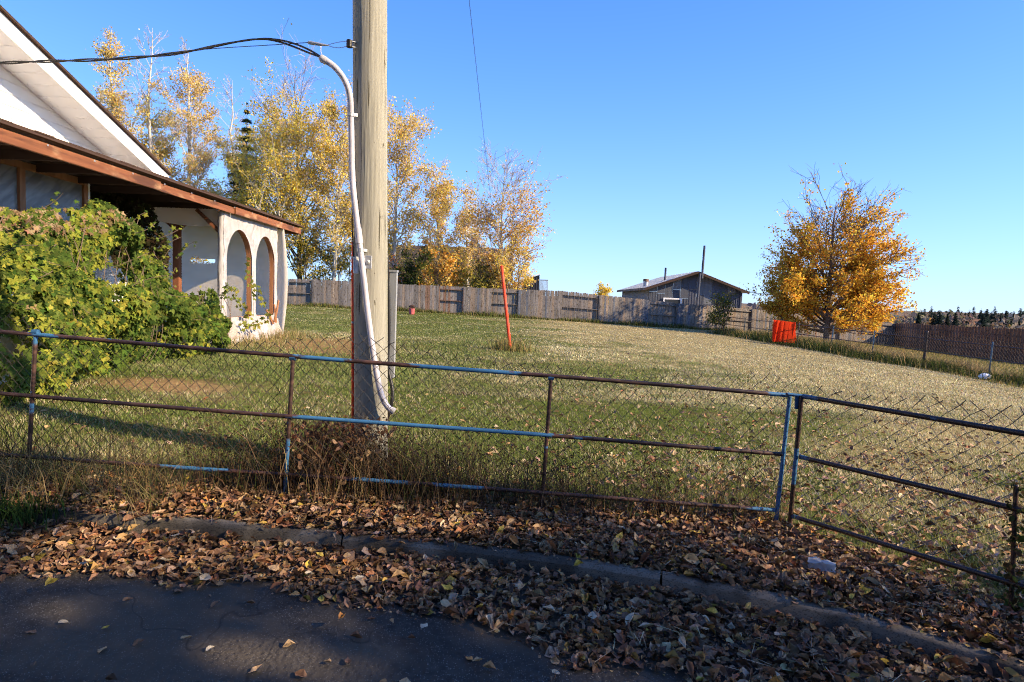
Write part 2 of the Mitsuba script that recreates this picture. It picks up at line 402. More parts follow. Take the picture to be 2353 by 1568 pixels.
labels['ground'] = {'label': 'mown lawn turning from green to straw, sloping off to the right', 'kind': 'structure', 'category': 'ground'}
put('ground', (np.stack([gx.ravel(), gy.ravel(), gz.ravel()], 1), grid(len(xs), len(ys))), 'ground_mat', smooth=True)

cp = KP[150::9]
nor = -KN[150::9]
# the road: one sheet from the kerb line out past the far side
vs = []
for k, off in enumerate((-0.03, 0.12, 0.3)):
    q = cp + nor * off
    vs.append(np.c_[q, road_z(q[:, 0], q[:, 1])])
far = np.stack([np.linspace(-60, 4.4, len(cp)), np.full(len(cp), -45.0)], 1)
vs.append(np.c_[far, road_z(far[:, 0], far[:, 1])])
labels['road'] = {'label': 'dark worn asphalt street edged by the kerb and leaf litter', 'kind': 'structure', 'category': 'road'}
put('road', (np.vstack(vs), grid(len(vs), len(cp))), 'asphalt_mat')

# kerb segments, cast in lengths with open joints
prof = np.array([(-0.10, -0.25), (-0.10, -0.006), (-0.088, 0.003), (-0.05, 0.0), (-0.03, -0.006), (-0.012, -0.020), (0.015, -0.14), (0.015, -0.25)])
s = np.r_[0, np.cumsum(np.linalg.norm(np.diff(cp, axis=0), axis=1))]
kt = thing('kerb', 'low grey concrete kerb curving between leaf litter and asphalt', 'kerb')
labels[kt]['kind'] = 'structure'
s0 = s[0] + 0.45; i = 0
while s0 < s[-1] - 0.3:
    s1 = min(s0 + 1.9, s[-1])
    ss = np.linspace(s0 + 0.006, s1 - 0.006, 48)
    c2 = np.stack([np.interp(ss, s, cp[:, k]) for k in (0, 1)], 1)
    n2 = np.stack([np.interp(ss, s, nor[:, k]) for k in (0, 1)], 1); n2 /= np.linalg.norm(n2, axis=1, keepdims=True)
    base = ground(c2[:, 0], c2[:, 1]) * 0 + 0.10 - 0.026 * c2[:, 0] - 0.0008 * np.clip(c2[:, 0], 0, 9) ** 2 + 0.004
    v = np.stack([np.c_[c2 + n2 * a, base + b + 0.009 * (meshkit.fbm(np.c_[c2 * 14, c2[:, :1] * 0 + a * 40], 3) - 0.5)] for a, b in prof], 1)
    m = (v.reshape(-1, 3), grid(len(ss), len(prof)))
    ends = np.array([[0, k, k + 1] for k in range(1, len(prof) - 1)])
    m = (m[0], np.vstack([m[1], ends, ends[:, ::-1] + (len(ss) - 1) * len(prof)]))
    obj('segment', m, 'concrete_mat', kt, smooth=35)
    s0 = s1; i += 1

# ------------------------------------------------------------------ grass
def blade_mesh(pos, h, w, col, lean=0.5, r=rng, segs=True):
    n = len(pos)
    a = r.uniform(0, 2 * np.pi, n); la = r.uniform(0, 2 * np.pi, n)
    side = np.stack([np.cos(a), np.sin(a), a * 0], 1) * (w / 2)[:, None]
    ln = np.stack([np.cos(la), np.sin(la), la * 0], 1) * (h * lean * r.uniform(0.1, 1, n))[:, None]
    up = np.zeros((n, 3)); up[:, 2] = h
    if segs:
        v = np.stack([pos - side, pos + side, pos + up * 0.6 + ln * 0.35 - side * 0.8, pos + up * 0.6 + ln * 0.35 + side * 0.8, pos + up + ln], 1)
        F = np.array([[0, 1, 3], [0, 3, 2], [2, 3, 4]])
    else:
        v = np.stack([pos - side, pos + side, pos + up + ln], 1); F = np.array([[0, 1, 2]])
    k = v.shape[1]
    f = (F[None] + (np.arange(n) * k)[:, None, None]).reshape(-1, 3)
    return v.reshape(-1, 3), f, np.repeat(col, k, 0)


FENCE_Y = 4.25


def fence_y(x):                           # the line of the pipe fence and its gate
    return np.where(x < 1.92, FENCE_Y, FENCE_Y - 0.05 - (x - 1.95) * 1.58)


def straw_amount(x, y):
    m = meshkit.fbm(np.stack([x * 0.5, y * 0.5, x * 0], -1), 3)
    m2 = meshkit.fbm(np.stack([x * 2.1, y * 2.1, x * 0 + 3], -1), 3)
    t = np.clip((x + 0.14 * y - 1.6) / 10.0, 0, 1)
    s = (m * 0.55 + m2 * 0.45 + t * 0.50 - 0.45) / 0.32
    return np.clip(s, 0, 1), m2


def bare_mask(x, y):
    a = np.hypot((x + 4.2) / 1.9, (y - 14.5) / 2.6); b = np.hypot((x + 4.7) / 1.0, (y - 8.2) / 0.55)
    return np.clip((1.15 - np.minimum(a, b)) / 0.6, 0, 1)


def lawn(n, y0, y1, h, w, segs, r, jit=0.25, mixed=0.0):
    u = r.uniform(size=n)
    y = 1 / (1 / y0 + u * (1 / y1 - 1 / y0))
    x = y * r.uniform(-0.92, 1.0, n)
    keep = (kerb_e(x, y) > 0.5) & (y > fence_y(x) - 0.1) & ~((x < -6.0) & (y > 3) & (y < 17.3)) & (x < 13.5 + 0.0 * y)
    x, y = x[keep], y[keep]
    s, m2 = straw_amount(x, y)
    b = bare_mask(x, y)
    keep = (r.uniform(size=len(x)) > 0.8 * b) & (r.uniform(size=len(x)) < np.clip((y - fence_y(x)) / 0.5, 0.35, 1))
    x, y, s, m2 = x[keep], y[keep], s[keep], m2[keep]
    n = len(x)
    green = palette(n, [(0.135, 0.18, 0.05), (0.175, 0.215, 0.065), (0.10, 0.14, 0.045), (0.22, 0.23, 0.09)], jit, r=r)
    dry = palette(n, [(0.54, 0.48, 0.30), (0.45, 0.395, 0.225), (0.62, 0.56, 0.38), (0.33, 0.27, 0.15)], jit * 0.8, r=r)
    dry = dry * (0.55 + 0.45 * s)[:, None]
    isdry = r.uniform(size=n) < 0.12 + 0.72 * s
    f_ = (isdry * (1 - mixed) + (0.12 + 0.72 * s) * mixed)[:, None]
    col = (dry * f_ + green * (1 - f_)) * (0.86 + 0.66 * meshkit.fbm(np.stack([x * 1.1, y * 1.1, x * 0 + 8], -1), 3))[:, None]
    sc = (0.55 + 0.9 * r.uniform(size=n)) * (0.75 + 0.7 * np.clip(m2 - 0.35, 0, 0.6))
    sc = sc * np.clip(1.0 + 0.2 * (s < 0.3), 0.6, 1.4)
    hh = h(y) * sc
    return blade_mesh(np.stack([x, y, ground(x, y) - 0.004], 1), hh, w(y) * r.uniform(0.7, 1.3, n), col, 0.9, r, segs)


lawn_near = lawn(265000, 2.2, 9.5, lambda y: 0.043 + 0 * y, lambda y: 0.0045 + 0.0006 * np.clip(y - 4, 0, 9), True, np.random.default_rng(1))
lawn_mid = lawn(150000, 9, 19, lambda y: 0.042 + 0 * y, lambda y: 0.0014 * y, True, np.random.default_rng(2), 0.14, 0.5)
lawn_far = lawn(120000, 18, 46, lambda y: 0.032 + 0 * y, lambda y: 0.0019 * y, False, np.random.default_rng(3), 0.08, 0.85)
lg = thing('lawn_grass', 'short patchy green and straw grass of the mown lawn', 'grass', kind='stuff')
m = cat([lawn_near, lawn_mid, lawn_far])
put(lg, m[:2], 'grass_mat', color=m[2])

# ------------------------------------------------------------------ fallen leaves
LQ = np.array([(0, -0.5, 0), (0.42, 0.0, 0.12), (0, 0.55, 0), (-0.42, 0.0, 0.12)], float); LQF = np.array([(0, 1, 2), (0, 2, 3)])
LV = np.array([(0, -0.5, 0.0), (0.30, -0.24, 0.06), (0.36, 0.02, 0.09), (0.20, 0.30, 0.05), (0, 0.52, -0.04), (-0.20, 0.30, 0.05), (-0.36, 0.02, 0.09), (-0.30, -0.24, 0.06), (0, -0.15, -0.02), (0, 0.2, -0.01)], float)
LF = np.array([(0, 1, 8), (1, 2, 8), (2, 9, 8), (2, 3, 9), (3, 4, 9), (4, 5, 9), (5, 6, 9), (6, 8, 9), (6, 7, 8), (7, 0, 8)])


def curled(k):
    r = np.random.default_rng(100 + k)
    v = LV.copy()
    c = r.uniform(-0.9, 1.7); d = r.uniform(-0.6, 0.9)
    v[:, 2] = v[:, 2] * r.uniform(-0.5, 2.5) + c * v[:, 0] ** 2 + d * v[:, 1] ** 2 * 0.5 + 0.05 * r.standard_normal(10)
    v[:, 0] *= 1 - 0.28 * abs(c)
    v[:, :2] *= 1 + 0.10 * r.standard_normal((10, 2))
    return v


CURLS = [curled(k) for k in range(12)]
LITTER = [(0.34, 0.20, 0.105), (0.25, 0.135, 0.066), (0.16, 0.082, 0.042), (0.43, 0.28, 0.155), (0.45, 0.26, 0.085), (0.10, 0.054, 0.032), (0.36, 0.15, 0.065), (0.44, 0.33, 0.22), (0.50, 0.36, 0.07)]
LW = [5, 5, 5, 3.5, 1.6, 4, 1.6, 1.5, 0.5]


LITTER = [tuple(0.78 * v for v in c) for c in LITTER]


def leaves(pos, size, tilt, r, cols=LITTER, w=LW, jit=0.2):
    n = len(pos); parts = []
    nrm = np.stack([r.normal(0, 1, n) * tilt, r.normal(0, 1, n) * tilt, np.ones(n)], 1)
    R = frames(n, nrm, r.uniform(0, 2 * np.pi, n)); col = palette(n, cols, jit, w, r)
    kk = r.integers(0, len(CURLS), n); sz = size * r.uniform(0.65, 1.3, n)
    for k in range(len(CURLS)):
        q = kk == k
        parts.append(scatter(CURLS[k], LF, pos[q], R[q], sz[q], col[q]))
    return cat(parts)


def litter_edge(x):                     # how far the gutter litter reaches out over the road, from the kerb
    return np.interp(x, [-5, -3.0, -2.2, -1.4, -0.8, -0.35, 0.0, 0.4, 0.8, 1.2, 1.8, 2.4], [0.9, 0.72, 0.60, 0.55, 0.52, 0.58, 0.72, 0.80, 0.88, 0.92, 0.95, 0.9])


rl = np.random.default_rng(11)
n = 80000
x = rl.uniform(-4.6, 4.2, n); y = rl.uniform(1.0, 4.9, n)
e = kerb_e(x, y) - 0.095
fy = fence_y(x)
dv = np.clip(1.15 - (y - fy) / 0.22, 0.0, 1.0)            # verge: thick up to the fence, thinning behind it
dens = np.where(e > -0.01, dv * np.clip(0.55 + 0.5 * (x + 3.0) / 3.0, 0.45, 1.0), 0)
dens = np.where((e > -0.105) & (e <= -0.01), 0.5 * np.clip((-1.9 - x) / 0.8, 0, 1) + 0.22 * meshkit.noise(np.stack([x * 3, x * 0, x * 0], -1)) ** 2 + 0.3 * (e > -0.04), dens)
le = litter_edge(x) * (0.85 + 0.3 * meshkit.noise(np.stack([x * 3, y * 3, x * 0], -1)))
g = -e - 0.105
dens = np.where(e <= -0.105, np.clip((le - g) / 0.12, 0, 1) * 0.9, dens)
keep = rl.uniform(size=n) < dens
x, y, e = x[keep], y[keep], e[keep]
gut = e < -0.105
z = np.where(gut, road_z(x, y) + 0.008, np.where(e < 0.0, 0.108 - 0.026 * x - 0.0008 * np.clip(x, 0, 9) ** 2, ground(x, y) + 0.006))
pile = np.where(gut, 0.040 * np.clip((litter_edge(x) + e + 0.2) / 0.35, 0.1, 1), np.where(e < 0.0, 0.006, 0.055))
pile = pile + np.where(gut, 0.024 * np.exp(-np.clip(-e - 0.12, 0, 1) / 0.12), 0)
z = z + rl.uniform(size=len(x)) ** 0.8 * pile
sz = 0.064 * np.clip(0.30 + 1.05 * rl.beta(1.6, 2.2, len(x)), 0.2, 1.3)
m = leaves(np.stack([x, y, z], 1), sz, np.where(gut, 0.42, np.where(e > 0.0, 0.6, 0.15)), rl)
# crumbs, stems and twigs among the leaves
k = rl.choice(len(x), 16000); r_ = rl.normal(0, 0.05, (16000, 2))
cx_, cy_ = x[k] + r_[:, 0], y[k] + r_[:, 1]
cz = np.where(kerb_e(cx_, cy_) < 0.0, road_z(cx_, cy_) + 0.004, z[k] + 0.004); cz = np.where((kerb_e(cx_, cy_) > 0) & (kerb_e(cx_, cy_) < 0.11), 0.113 - 0.026 * cx_, cz)
cr = scatter(LQ, LQF, np.stack([cx_, cy_, cz + rl.uniform(0, 0.012, 16000)], 1), frames(16000, unit(16000, rl) * 0.5 + [0, 0, 1], rl.uniform(0, 6.28, 16000)), rl.uniform(0.004, 0.022, 16000), palette(16000, LITTER, 0.3, LW, rl))
k = rl.choice(len(x), 2200); nst = 2200
d_ = unit(nst, rl) * [1, 1, 0.25]; L_ = rl.uniform(0.03, 0.13, nst)
st_ = np.stack([x[k], y[k], z[k] + 0.012], 1)
sw = np.cross(d_, [0, 0, 1.0]); sw /= np.linalg.norm(sw, axis=1, keepdims=True); sw = sw * 0.0017
vq = np.stack([st_ - sw, st_ + sw, st_ + d_ * L_[:, None] + sw * 0.6, st_ + d_ * L_[:, None] - sw * 0.6], 1).reshape(-1, 3)
fq = (np.array([[0, 1, 2], [0, 2, 3]])[None] + (np.arange(nst) * 4)[:, None, None]).reshape(-1, 3)
m = cat([m, cr, (vq, fq, np.repeat(palette(nst, [(0.38, 0.27, 0.16), (0.2, 0.12, 0.07), (0.5, 0.4, 0.25)], 0.2, r=rl), 4, 0))])
ll = thing('leaf_litter', 'thick bed of brown and tan fallen leaves along kerb and fence foot', 'leaf litter', kind='stuff')
put(ll, m[:2], 'litter_mat', color=m[2])

n = 13000
y = 1 / (1 / 2.4 + rl.uniform(size=n) * (1 / 22.0 - 1 / 2.4)); x = y * rl.uniform(-0.86, 0.9, n)
d = np.clip((x + 1.2) / 3.4, 0.10, 1) ** 1.4 * np.where(y < 7, 1.0, np.clip(1.25 - y / 13, 0.10, 1))
keep = (rl.uniform(size=n) < d) & (x > -5.5) & (x < 13) & (y > fence_y(x) + 0.1) & (kerb_e(x, y) > 0.3)
x, y = x[keep], y[keep]
m = leaves(np.stack([x, y, ground(x, y) + 0.012 + rl.uniform(0, 0.03, len(x))], 1), 0.058 + 0.0012 * y, 0.5, rl, w=[7, 4, 3, 8, 1, 2, 2, 9, 0.2])
lw = thing('lawn_leaves', 'tan fallen leaves scattered over the lawn, thickest at right', 'fallen leaves', kind='stuff')
put(lw, m[:2], 'litter_mat', color=m[2])

# the leaves that can be picked out one by one
leaf_plys = [mikit.ply((np.vstack([CURLS[k], CURLS[k][[0]] + [0.012, -0.02, 0], CURLS[k][[0]] + [0.0, -0.42, 0.03]]), np.vstack([LF, [[0, 10, 11]]]))) for k in range(6)]
lcols = {'yellow': (0.56, 0.37, 0.055), 'tan': (0.42, 0.28, 0.15), 'brown': (0.20, 0.105, 0.055), 'pale': (0.50, 0.42, 0.30), 'orange': (0.46, 0.20, 0.05), 'dark': (0.11, 0.062, 0.04)}
for k, c in lcols.items():
    scene['leaf_' + k] = principled(proc((lambda c: lambda p, n, uv: mi.Color3f(*c) * (0.62 + 0.7 * fbm(p.x * 60, p.y * 60, p.z * 60, 3)))(c)), 0.6, 0.35)


def one_leaf(p, size, kind, label, group, r, tilt=0.12):
    k = thing('fallen_leaf', label, 'leaf', group)
    nrm = np.array([[r.normal(0, tilt), r.normal(0, tilt), 1.0]])
    R = frames(1, nrm, r.uniform(0, 6.28, 1))[0] * size
    M = np.eye(4); M[:3, :3] = R; M[:3, 3] = p
    put(k, leaf_plys[r.integers(6)], 'leaf_' + kind, to_world=T4(M))


rs = np.random.default_rng(21)
singles = [(905, 1213, 0.085, 'yellow', 'pale yellow fallen leaf lying alone on the kerb right of the pole'), (1262, 1405, 0.075, 'pale', 'large pale leaf on the gutter litter near the bare asphalt'),
    (588, 1545, 0.07, 'tan', 'crumpled tan leaf lying on sunlit asphalt nearest the camera'), (118, 1343, 0.065, 'yellow', 'bright yellow leaf on the gutter litter at far left'),
    (785, 1423, 0.06, 'orange', 'rust orange leaf on bare asphalt beside the litter edge'), (2275, 1478, 0.08, 'yellow', 'yellow leaf beside the kerb in the lower right corner'),
    (60, 1290, 0.06, 'yellow', 'yellow leaf at the left end of the gutter litter'), (665, 1487, 0.055, 'tan', 'tan leaf lying on the asphalt in the shade left of centre'),
    (650, 1340, 0.06, 'orange', 'orange leaf at the litter edge left of the pole'), (1330, 1300, 0.06, 'yellow', 'small yellow leaf beside the kerb right of centre'),
    (300, 1195, 0.10, 'brown', 'big brown leaf stuck upright on the kerb at left'), (975, 1440, 0.05, 'pale', 'pale leaf on the asphalt below the pole')]
for px, py, sz, kd, lb in singles:
    p = hit(px, py, road_z)
    e = float(kerb_e(p[0], p[1])) - 0.11
    if e > -0.12: p = hit(px, py, lambda a, b: 0.118 - 0.026 * a)
    elif e > -0.9: p = hit(px, py, lambda a, b: road_z(a, b) + 0.062)
    one_leaf(p + [0, 0, 0.008], sz * 1.05, kd, lb, None, rs, 0.1)
kinds = list(lcols)
cnt = 0
for _ in range(600):
    if cnt >= 60: break
    x = rs.uniform(-2.6, 1.2); y = rs.uniform(1.9, 3.2)
    g = -float(kerb_e(x, y)) - 0.01
    if g < litter_edge(x) + 0.08 or (g - litter_edge(x) > 0.25 and rs.uniform() < 0.45): continue
    kd = rs.choice(kinds, p=[.1, .28, .22, .15, .1, .15])
    hf = 'left of the pole' if x / y < -0.23 else 'right of the pole'
    one_leaf([x, y, road_z(x, y) + 0.012], rs.uniform(0.04, 0.062), kd, f'stray {kd} fallen leaf lying flat on the bare asphalt {hf}', f'stray {kd} leaves on asphalt {hf}', rs, 0.12); cnt += 1
for zone, num in (('gutter', 110), ('verge', 110)):
    cnt = 0
    while cnt < num:
        x = rs.uniform(-3.0, 2.5)
        if zone == 'gutter':
            y = rs.uniform(1.5, 3.8); e_ = -float(kerb_e(x, y))
            if not (0.02 < e_ < litter_edge(x)): continue
            z = road_z(x, y) + 0.058
            lab, gr = 'curled leaf on top of the gutter litter below the kerb', 'loose leaves on the gutter litter'
        else:
            y = rs.uniform(2.0, 4.4); e_ = float(kerb_e(x, y)); z = float(ground(x, y)) + 0.062
            if e_ < 0.2 or y > fence_y(np.array(x)) + 0.1: continue
            lab, gr = 'curled leaf on top of the litter between kerb and fence', 'loose leaves on the verge litter'
        kd = rs.choice(kinds, p=[.10, .33, .20, .17, .12, .08])
        hf = 'left of the pole' if x / y < -0.23 else 'between pole and gate' if x / y < 0.45 else 'towards the gate'
        one_leaf([x, y, z], rs.uniform(0.05, 0.085), kd, f'{kd} {lab} {hf}', f'{kd} {gr} {hf}', rs, 0.35); cnt += 1

# ------------------------------------------------------------------ pipe fence in front
BLUE, RUST, DARK = np.array((0.040, 0.135, 0.285)), np.array((0.068, 0.034, 0.026)), np.array((0.035, 0.028, 0.026))


def painted_tube(p, q, r, blue, seed, sides=8, step=0.012, bow=0.0):
    """A pipe whose paint has survived on the stretches blue = [(t0, t1), ...] and rusted elsewhere."""
    p, q = np.asarray(p, float), np.asarray(q, float)
    n = max(int(np.linalg.norm(q - p) / step), 4)
    t = np.linspace(0, 1, n)[:, None]
    pts = p + (q - p) * t
    pts[:, 2] += bow * np.sin(np.pi * t[:, 0] * 2.7 + seed) - bow * np.sin(seed)
    v, f = tube(pts, r * (1 + 0.02 * np.sin(np.arange(n) * 0.7 + seed)), sides)
    tt = ((v - p) @ (q - p)) / ((q - p) @ (q - p))
    nz = meshkit.fbm(v * [16, 16, 60] + seed, 3); nb = meshkit.fbm(v * [3, 3, 3] + seed * 1.7, 2)
    b = np.zeros(len(v))
    for t0, t1 in blue:
        b = np.maximum(b, np.clip((np.minimum(tt - t0, t1 - tt) / 0.03) + 0.5, 0, 1))
    paint = np.clip((b * 1.25 + 0.95 * (nz - 0.5) * 2 + 0.5 * (nb - 0.5) - 0.60) / 0.10, 0, 1)
    rust = RUST * (0.6 + 0.9 * nb[:, None]) * (1 - 0.65 * np.clip((nz - 0.42) / 0.1, 0, 1))[:, None] + DARK * 0.25
    col = rust * (1 - paint[:, None]) + BLUE * (0.85 + 0.4 * nz[:, None]) * paint[:, None]
    return (v, f), col


pf = thing('pipe_fence', 'low fence of rusted blue pipe rails with sagging chain link behind', 'fence')
YF = FENCE_Y


def rail(pl, pr, blue, seed, r=0.0148):
    a, b = at(pl[0], pl[1], YF), at(pr[0], pr[1], YF)
    a = a + (a - b) * 0.06
    m, c = painted_tube(a, b, r, blue, seed, bow=0.004)
    obj('rail', m, 'vc_paint', pf, smooth=50, color=c)


rail((0, 763), (1815, 908), [(0.095, 0.13), (0.415, 0.467), (0.555, 0.67), (0.97, 1.0)], 1.0)
rail((0, 904), (1797, 1042), [(0.41, 0.727), (0.75, 0.757)], 2.0)
rail((0, 1044), (1780, 1171), [(0.26, 0.32), (0.49, 0.56), (0.587, 0.644), (0.975, 1.0)], 3.0)
for k, (x0, y0, x1, y1, bl) in enumerate([(82, 768, 62, 1135, [(0.0, 0.06), (0.40, 0.46)]), (673, 826, 653, 1165, [(0.5, 1.0)]), (1266, 871, 1242, 1205, []), (1815, 908, 1778, 1245, [(0.0, 0.9)])]):
    a, b = at(x0, y0, YF + 0.006), at(x1, y1, YF + 0.006)
    m, c = painted_tube(a, b + (b - a) * 0.08, 0.0142, bl, 7.0 + k)
    obj('post', m, 'vc_paint', pf, smooth=50, color=c)
    if k < 3:
        for py in ((0,)):
            w = at(x0, y0, YF + 0.006)
            v, f = tube(np.array([w + [-.02, 0, .012], w + [.02, 0, .012]]), 0.021, 8)
            obj('weld', (v, f), 'vc_paint', pf, color=np.tile(BLUE * 0.8, (len(v), 1)))


def chain_link(P, top, bot, seed, h=0.046, r=0.0030, sag=0.03, sides=3, tail=0.05):
    """Woven wire along the polyline P (n, 2); top and bot are heights along it."""
    rr = np.random.default_rng(int(seed))
    s = np.r_[0, np.cumsum(np.linalg.norm(np.diff(P, axis=0), axis=1))]
    nw = int(s[-1] / h)
    parts = []
    for i in range(nw):
        sc = i * h
        zt, zb = np.interp(sc, s, top), np.interp(sc, s, bot)
        zt += sag * math.sin(sc * 1.7 + seed) + 0.5 * sag * math.sin(sc * 4.9 + 2 * seed)
        k = max(int((zt - zb) / h), 3)
        z = zt - np.arange(k) * h
        lr = ((np.arange(k) + i) % 2)
        ss = np.clip(sc + np.where(lr == 0, 0.0, h) + 0.004 * rr.standard_normal(k) * (0.4 + 1.2 * (np.arange(k) < 4)), 0, s[-1])
        x = np.interp(ss, s, P[:, 0]); y = np.interp(ss, s, P[:, 1])
        zz = z + 0.02 * np.sin(ss * 2.3 + z * 4 + seed) + 0.003 * rr.standard_normal(k)
        dep = 0.02 * np.sin(ss * 2.1 + z * 3) + np.where(lr == 0, 0.003, -0.003)
        pts = np.stack([x, y + dep, zz], 1)
        if tail:
            d = pts[0] - pts[1]; d = d / np.linalg.norm(d)
            pts = np.vstack([pts[0] + d * tail * rr.uniform(0.2, 1.0) + rr.normal(0, 0.008, 3), pts])
        parts.append(tube(pts, r, sides, caps=False))
    return cat(parts)


pts = [at(px, 800, YF + 0.035) for px in (-120, 300, 673, 1266, 1815, 1842)]
P = np.array([[p[0], p[1]] for p in pts])
top = np.array([at(px, py, YF + 0.03)[2] for px, py in ((-120, 700), (300, 772), (560, 795), (673, 792), (980, 812), (1266, 838), (1560, 862), (1815, 882), (1842, 886))])
tx = np.array([at(px, py, YF + 0.03)[0] for px, py in ((-120, 700), (300, 772), (560, 795), (673, 792), (980, 812), (1266, 838), (1560, 862), (1815, 882), (1842, 886))])
Pf = np.stack([np.linspace(P[0, 0], P[-1, 0], 40), np.full(40, YF + 0.035)], 1)
obj('chain_link_mesh', chain_link(Pf, np.interp(Pf[:, 0], tx, top), ground(Pf[:, 0], Pf[:, 1]) + 0.03, 3.0), 'wire_mat', pf, kind='stuff')

# the gate that swings round towards the road at right
gt = thing('pipe_gate', 'dark pipe gate with chain link angled towards the street at right', 'gate')
def gd(px): return 4.2 + (px - 1840) * (3.16 - 4.2) / (2353 - 1840) if px < 2353 else 3.16
def gpt(px, py): 
    # depth along the straight gate line
    d = ray(px, py); A = np.array([at(1840, 905, 4.2)[0], 4.2]); B = np.array([at(2353, 997, 3.16)[0], 3.16])
    n2 = np.array([-(B - A)[1], (B - A)[0]])
    t = (n2 @ A) / (n2 @ d[:2])
    return EYEP + d * t
for k, (a, b, bl) in enumerate([((1845, 911), (2353, 997), [(0.0, 0.05)]), ((1838, 1050), (2353, 1174), [(0, 0.04)]), ((1820, 1186), (2345, 1347), [(0, 0.03)])]):
    A, B = gpt(*a), gpt(*b)
    m, c = painted_tube(A, B + (B - A) * 0.55, 0.016, bl, 20.0 + k)
    obj('rail', m, 'vc_paint', gt, smooth=50, color=c * (0.55 if k != 5 else 1))
for k, (a, b, bl) in enumerate([((1842, 910), (1811, 1245), [(0.35, 0.6)])]):
    m, c = painted_tube(gpt(*a), gpt(*b), 0.0155, bl, 25.0 + k)
    obj('post', m, 'vc_paint', gt, smooth=50, color=c * 0.8)
a, b = gpt(2335, 1115), gpt(2322, 1420)
m, c = painted_tube(a, b, 0.012, [], 31.0)
obj('post', m, 'vc_paint', gt, smooth=50, color=c)
e0 = gpt(1845, 911) + (gpt(2353, 997) - gpt(1845, 911)) * 1.55
m, c = painted_tube(e0, [e0[0], e0[1], float(ground(e0[0], e0[1])) - 0.1], 0.018, [], 35.0)
obj('post', m, 'vc_paint', gt, smooth=50, color=c)
a = at(1836, 906, 4.21)
v, f = bevel_box([-0.026, -0.006, -0.105], [0.026, 0.006, 0.0], 0.004)
v = v + a
obj('latch_plate', (v, f), 'vc_paint', gt, color=np.tile(BLUE * 0.7, (len(v), 1)))
m, c = painted_tube(at(1806, 906, 4.22), at(1850, 911, 4.2), 0.012, [(0, 1)], 33.0)
obj('latch_bar', m, 'vc_paint', gt, smooth=50, color=c)
ga, gb = gpt(1848, 900), gpt(2353, 960)
Pg = ga[None, :2] + (gb - ga)[None, :2] * np.linspace(0, 1.5, 24)[:, None] + [0.03, 0.025]
q = np.array([gpt(px, py) for px, py in ((1848, 885), (2000, 905), (2150, 918), (2353, 955))])
zt = np.interp(Pg[:, 0], q[:, 0], q[:, 2])
obj('chain_link_mesh', chain_link(Pg, zt, ground(Pg[:, 0], Pg[:, 1]) + 0.05, 5.0, h=0.050, sag=0.012), 'wire_mat', gt, kind='stuff')

# ------------------------------------------------------------------ utility pole and what is fixed to it
up = thing('utility_pole', 'weathered pale wooden utility pole standing just behind the pipe fence', 'utility pole')
ptop = POLE[0] + PDIR * 10.5
n = 120
tt = np.linspace(-0.3, 10.5, n)
sides = 40
v, f = tube(POLE[0] + PDIR * tt[:, None], 0.1365 - 0.0008 * tt, sides, True)
ctr = POLE[0] + PDIR * ((v - POLE[0]) @ PDIR)[:, None]
rad = v - ctr
ln = np.linalg.norm(rad, axis=1, keepdims=True)
ang = np.arctan2(rad[:, 1], rad[:, 0])
zz = v[:, 2]
gr = meshkit.fbm(np.stack([np.cos(ang) * 9, np.sin(ang) * 9, zz * 1.1], -1), 3) - 0.5
gouge = np.clip(meshkit.noise(np.stack([np.cos(ang) * 5 + 4, np.sin(ang) * 5, zz * 2.4], -1), 3) - 0.72, 0, 1) * 0.09
v = ctr + rad * (1 + (0.012 * gr[:, None] - gouge[:, None]) * (ln > 0.05))
obj('shaft', (v, f), 'pole_mat', up, smooth=40)
ctop = ptop - [0, 0, 0.7]
obj('crossarm', bevel_box(ctop + [-1.1, -0.20, -0.06], ctop + [1.1, -0.11, 0.06]), 'board_grey', up)
ct = thing('service_conduit', 'pale plastic service conduit bent along the front of the wooden pole', 'conduit')
cpts = [(741, 136, 4.74), (765, 151, 4.75), (788, 178, 4.77), (802, 212, 4.80), (806, 262, 4.84), (807.5, 320, 4.86), (808.5, 380, 4.86), (812, 440, 4.85), (820, 510, 4.84), (828, 575, 4.83), (838, 660, 4.83), (850, 760, 4.83), (866, 862, 4.83), (879, 915, 4.83), (888, 932, 4.83), (902, 944, 4.83)]
cc = spline([at(*p) for p in cpts], 90)
obj('pipe', tube(cc, 0.0235, 14), 'pvc', ct, smooth=50)
for py0, py1, r in ((525, 560, 0.0285), (262, 264, 0.0255), (855, 858, 0.0255)):
    sel = [c for c in cc if py0 <= PX(*c)[1] <= py1]
    a = at(np.interp(py0, [p[1] for p in cpts], [p[0] for p in cpts]), py0, np.interp(py0, [p[1] for p in cpts], [p[2] for p in cpts]))
    b = at(np.interp(py1, [p[1] for p in cpts], [p[0] for p in cpts]), py1, np.interp(py1, [p[1] for p in cpts], [p[2] for p in cpts]))
    obj('coupling', tube([a, (a + b) / 2, b], r, 14), 'pvc', ct, smooth=40)
for py in (264, 575):
    x0 = np.interp(py, [p[1] for p in cpts], [p[0] for p in cpts]); d0 = np.interp(py, [p[1] for p in cpts], [p[2] for p in cpts])
    a, b = at(x0, py - 4, d0), at(x0, py + 4, d0)
    obj('strap', tube([a, b], 0.0275, 14), 'galvanised', ct, smooth=40)
    obj('strap', beam(at(x0, py, d0), at(x0 + 15, py + 1, d0 + 0.04), 0.012, 0.022), 'galvanised', ct)
obj('weatherhead', tube([at(737, 131, 4.74), at(741, 136, 4.74), at(750, 141, 4.745)], [0.022, 0.029, 0.027], 14), 'pvc_grey', ct, smooth=40)
obj('end_cap', tube([at(900, 943, 4.83), at(906, 947, 4.83)], 0.029, 14), 'pvc_grey', ct, smooth=40)

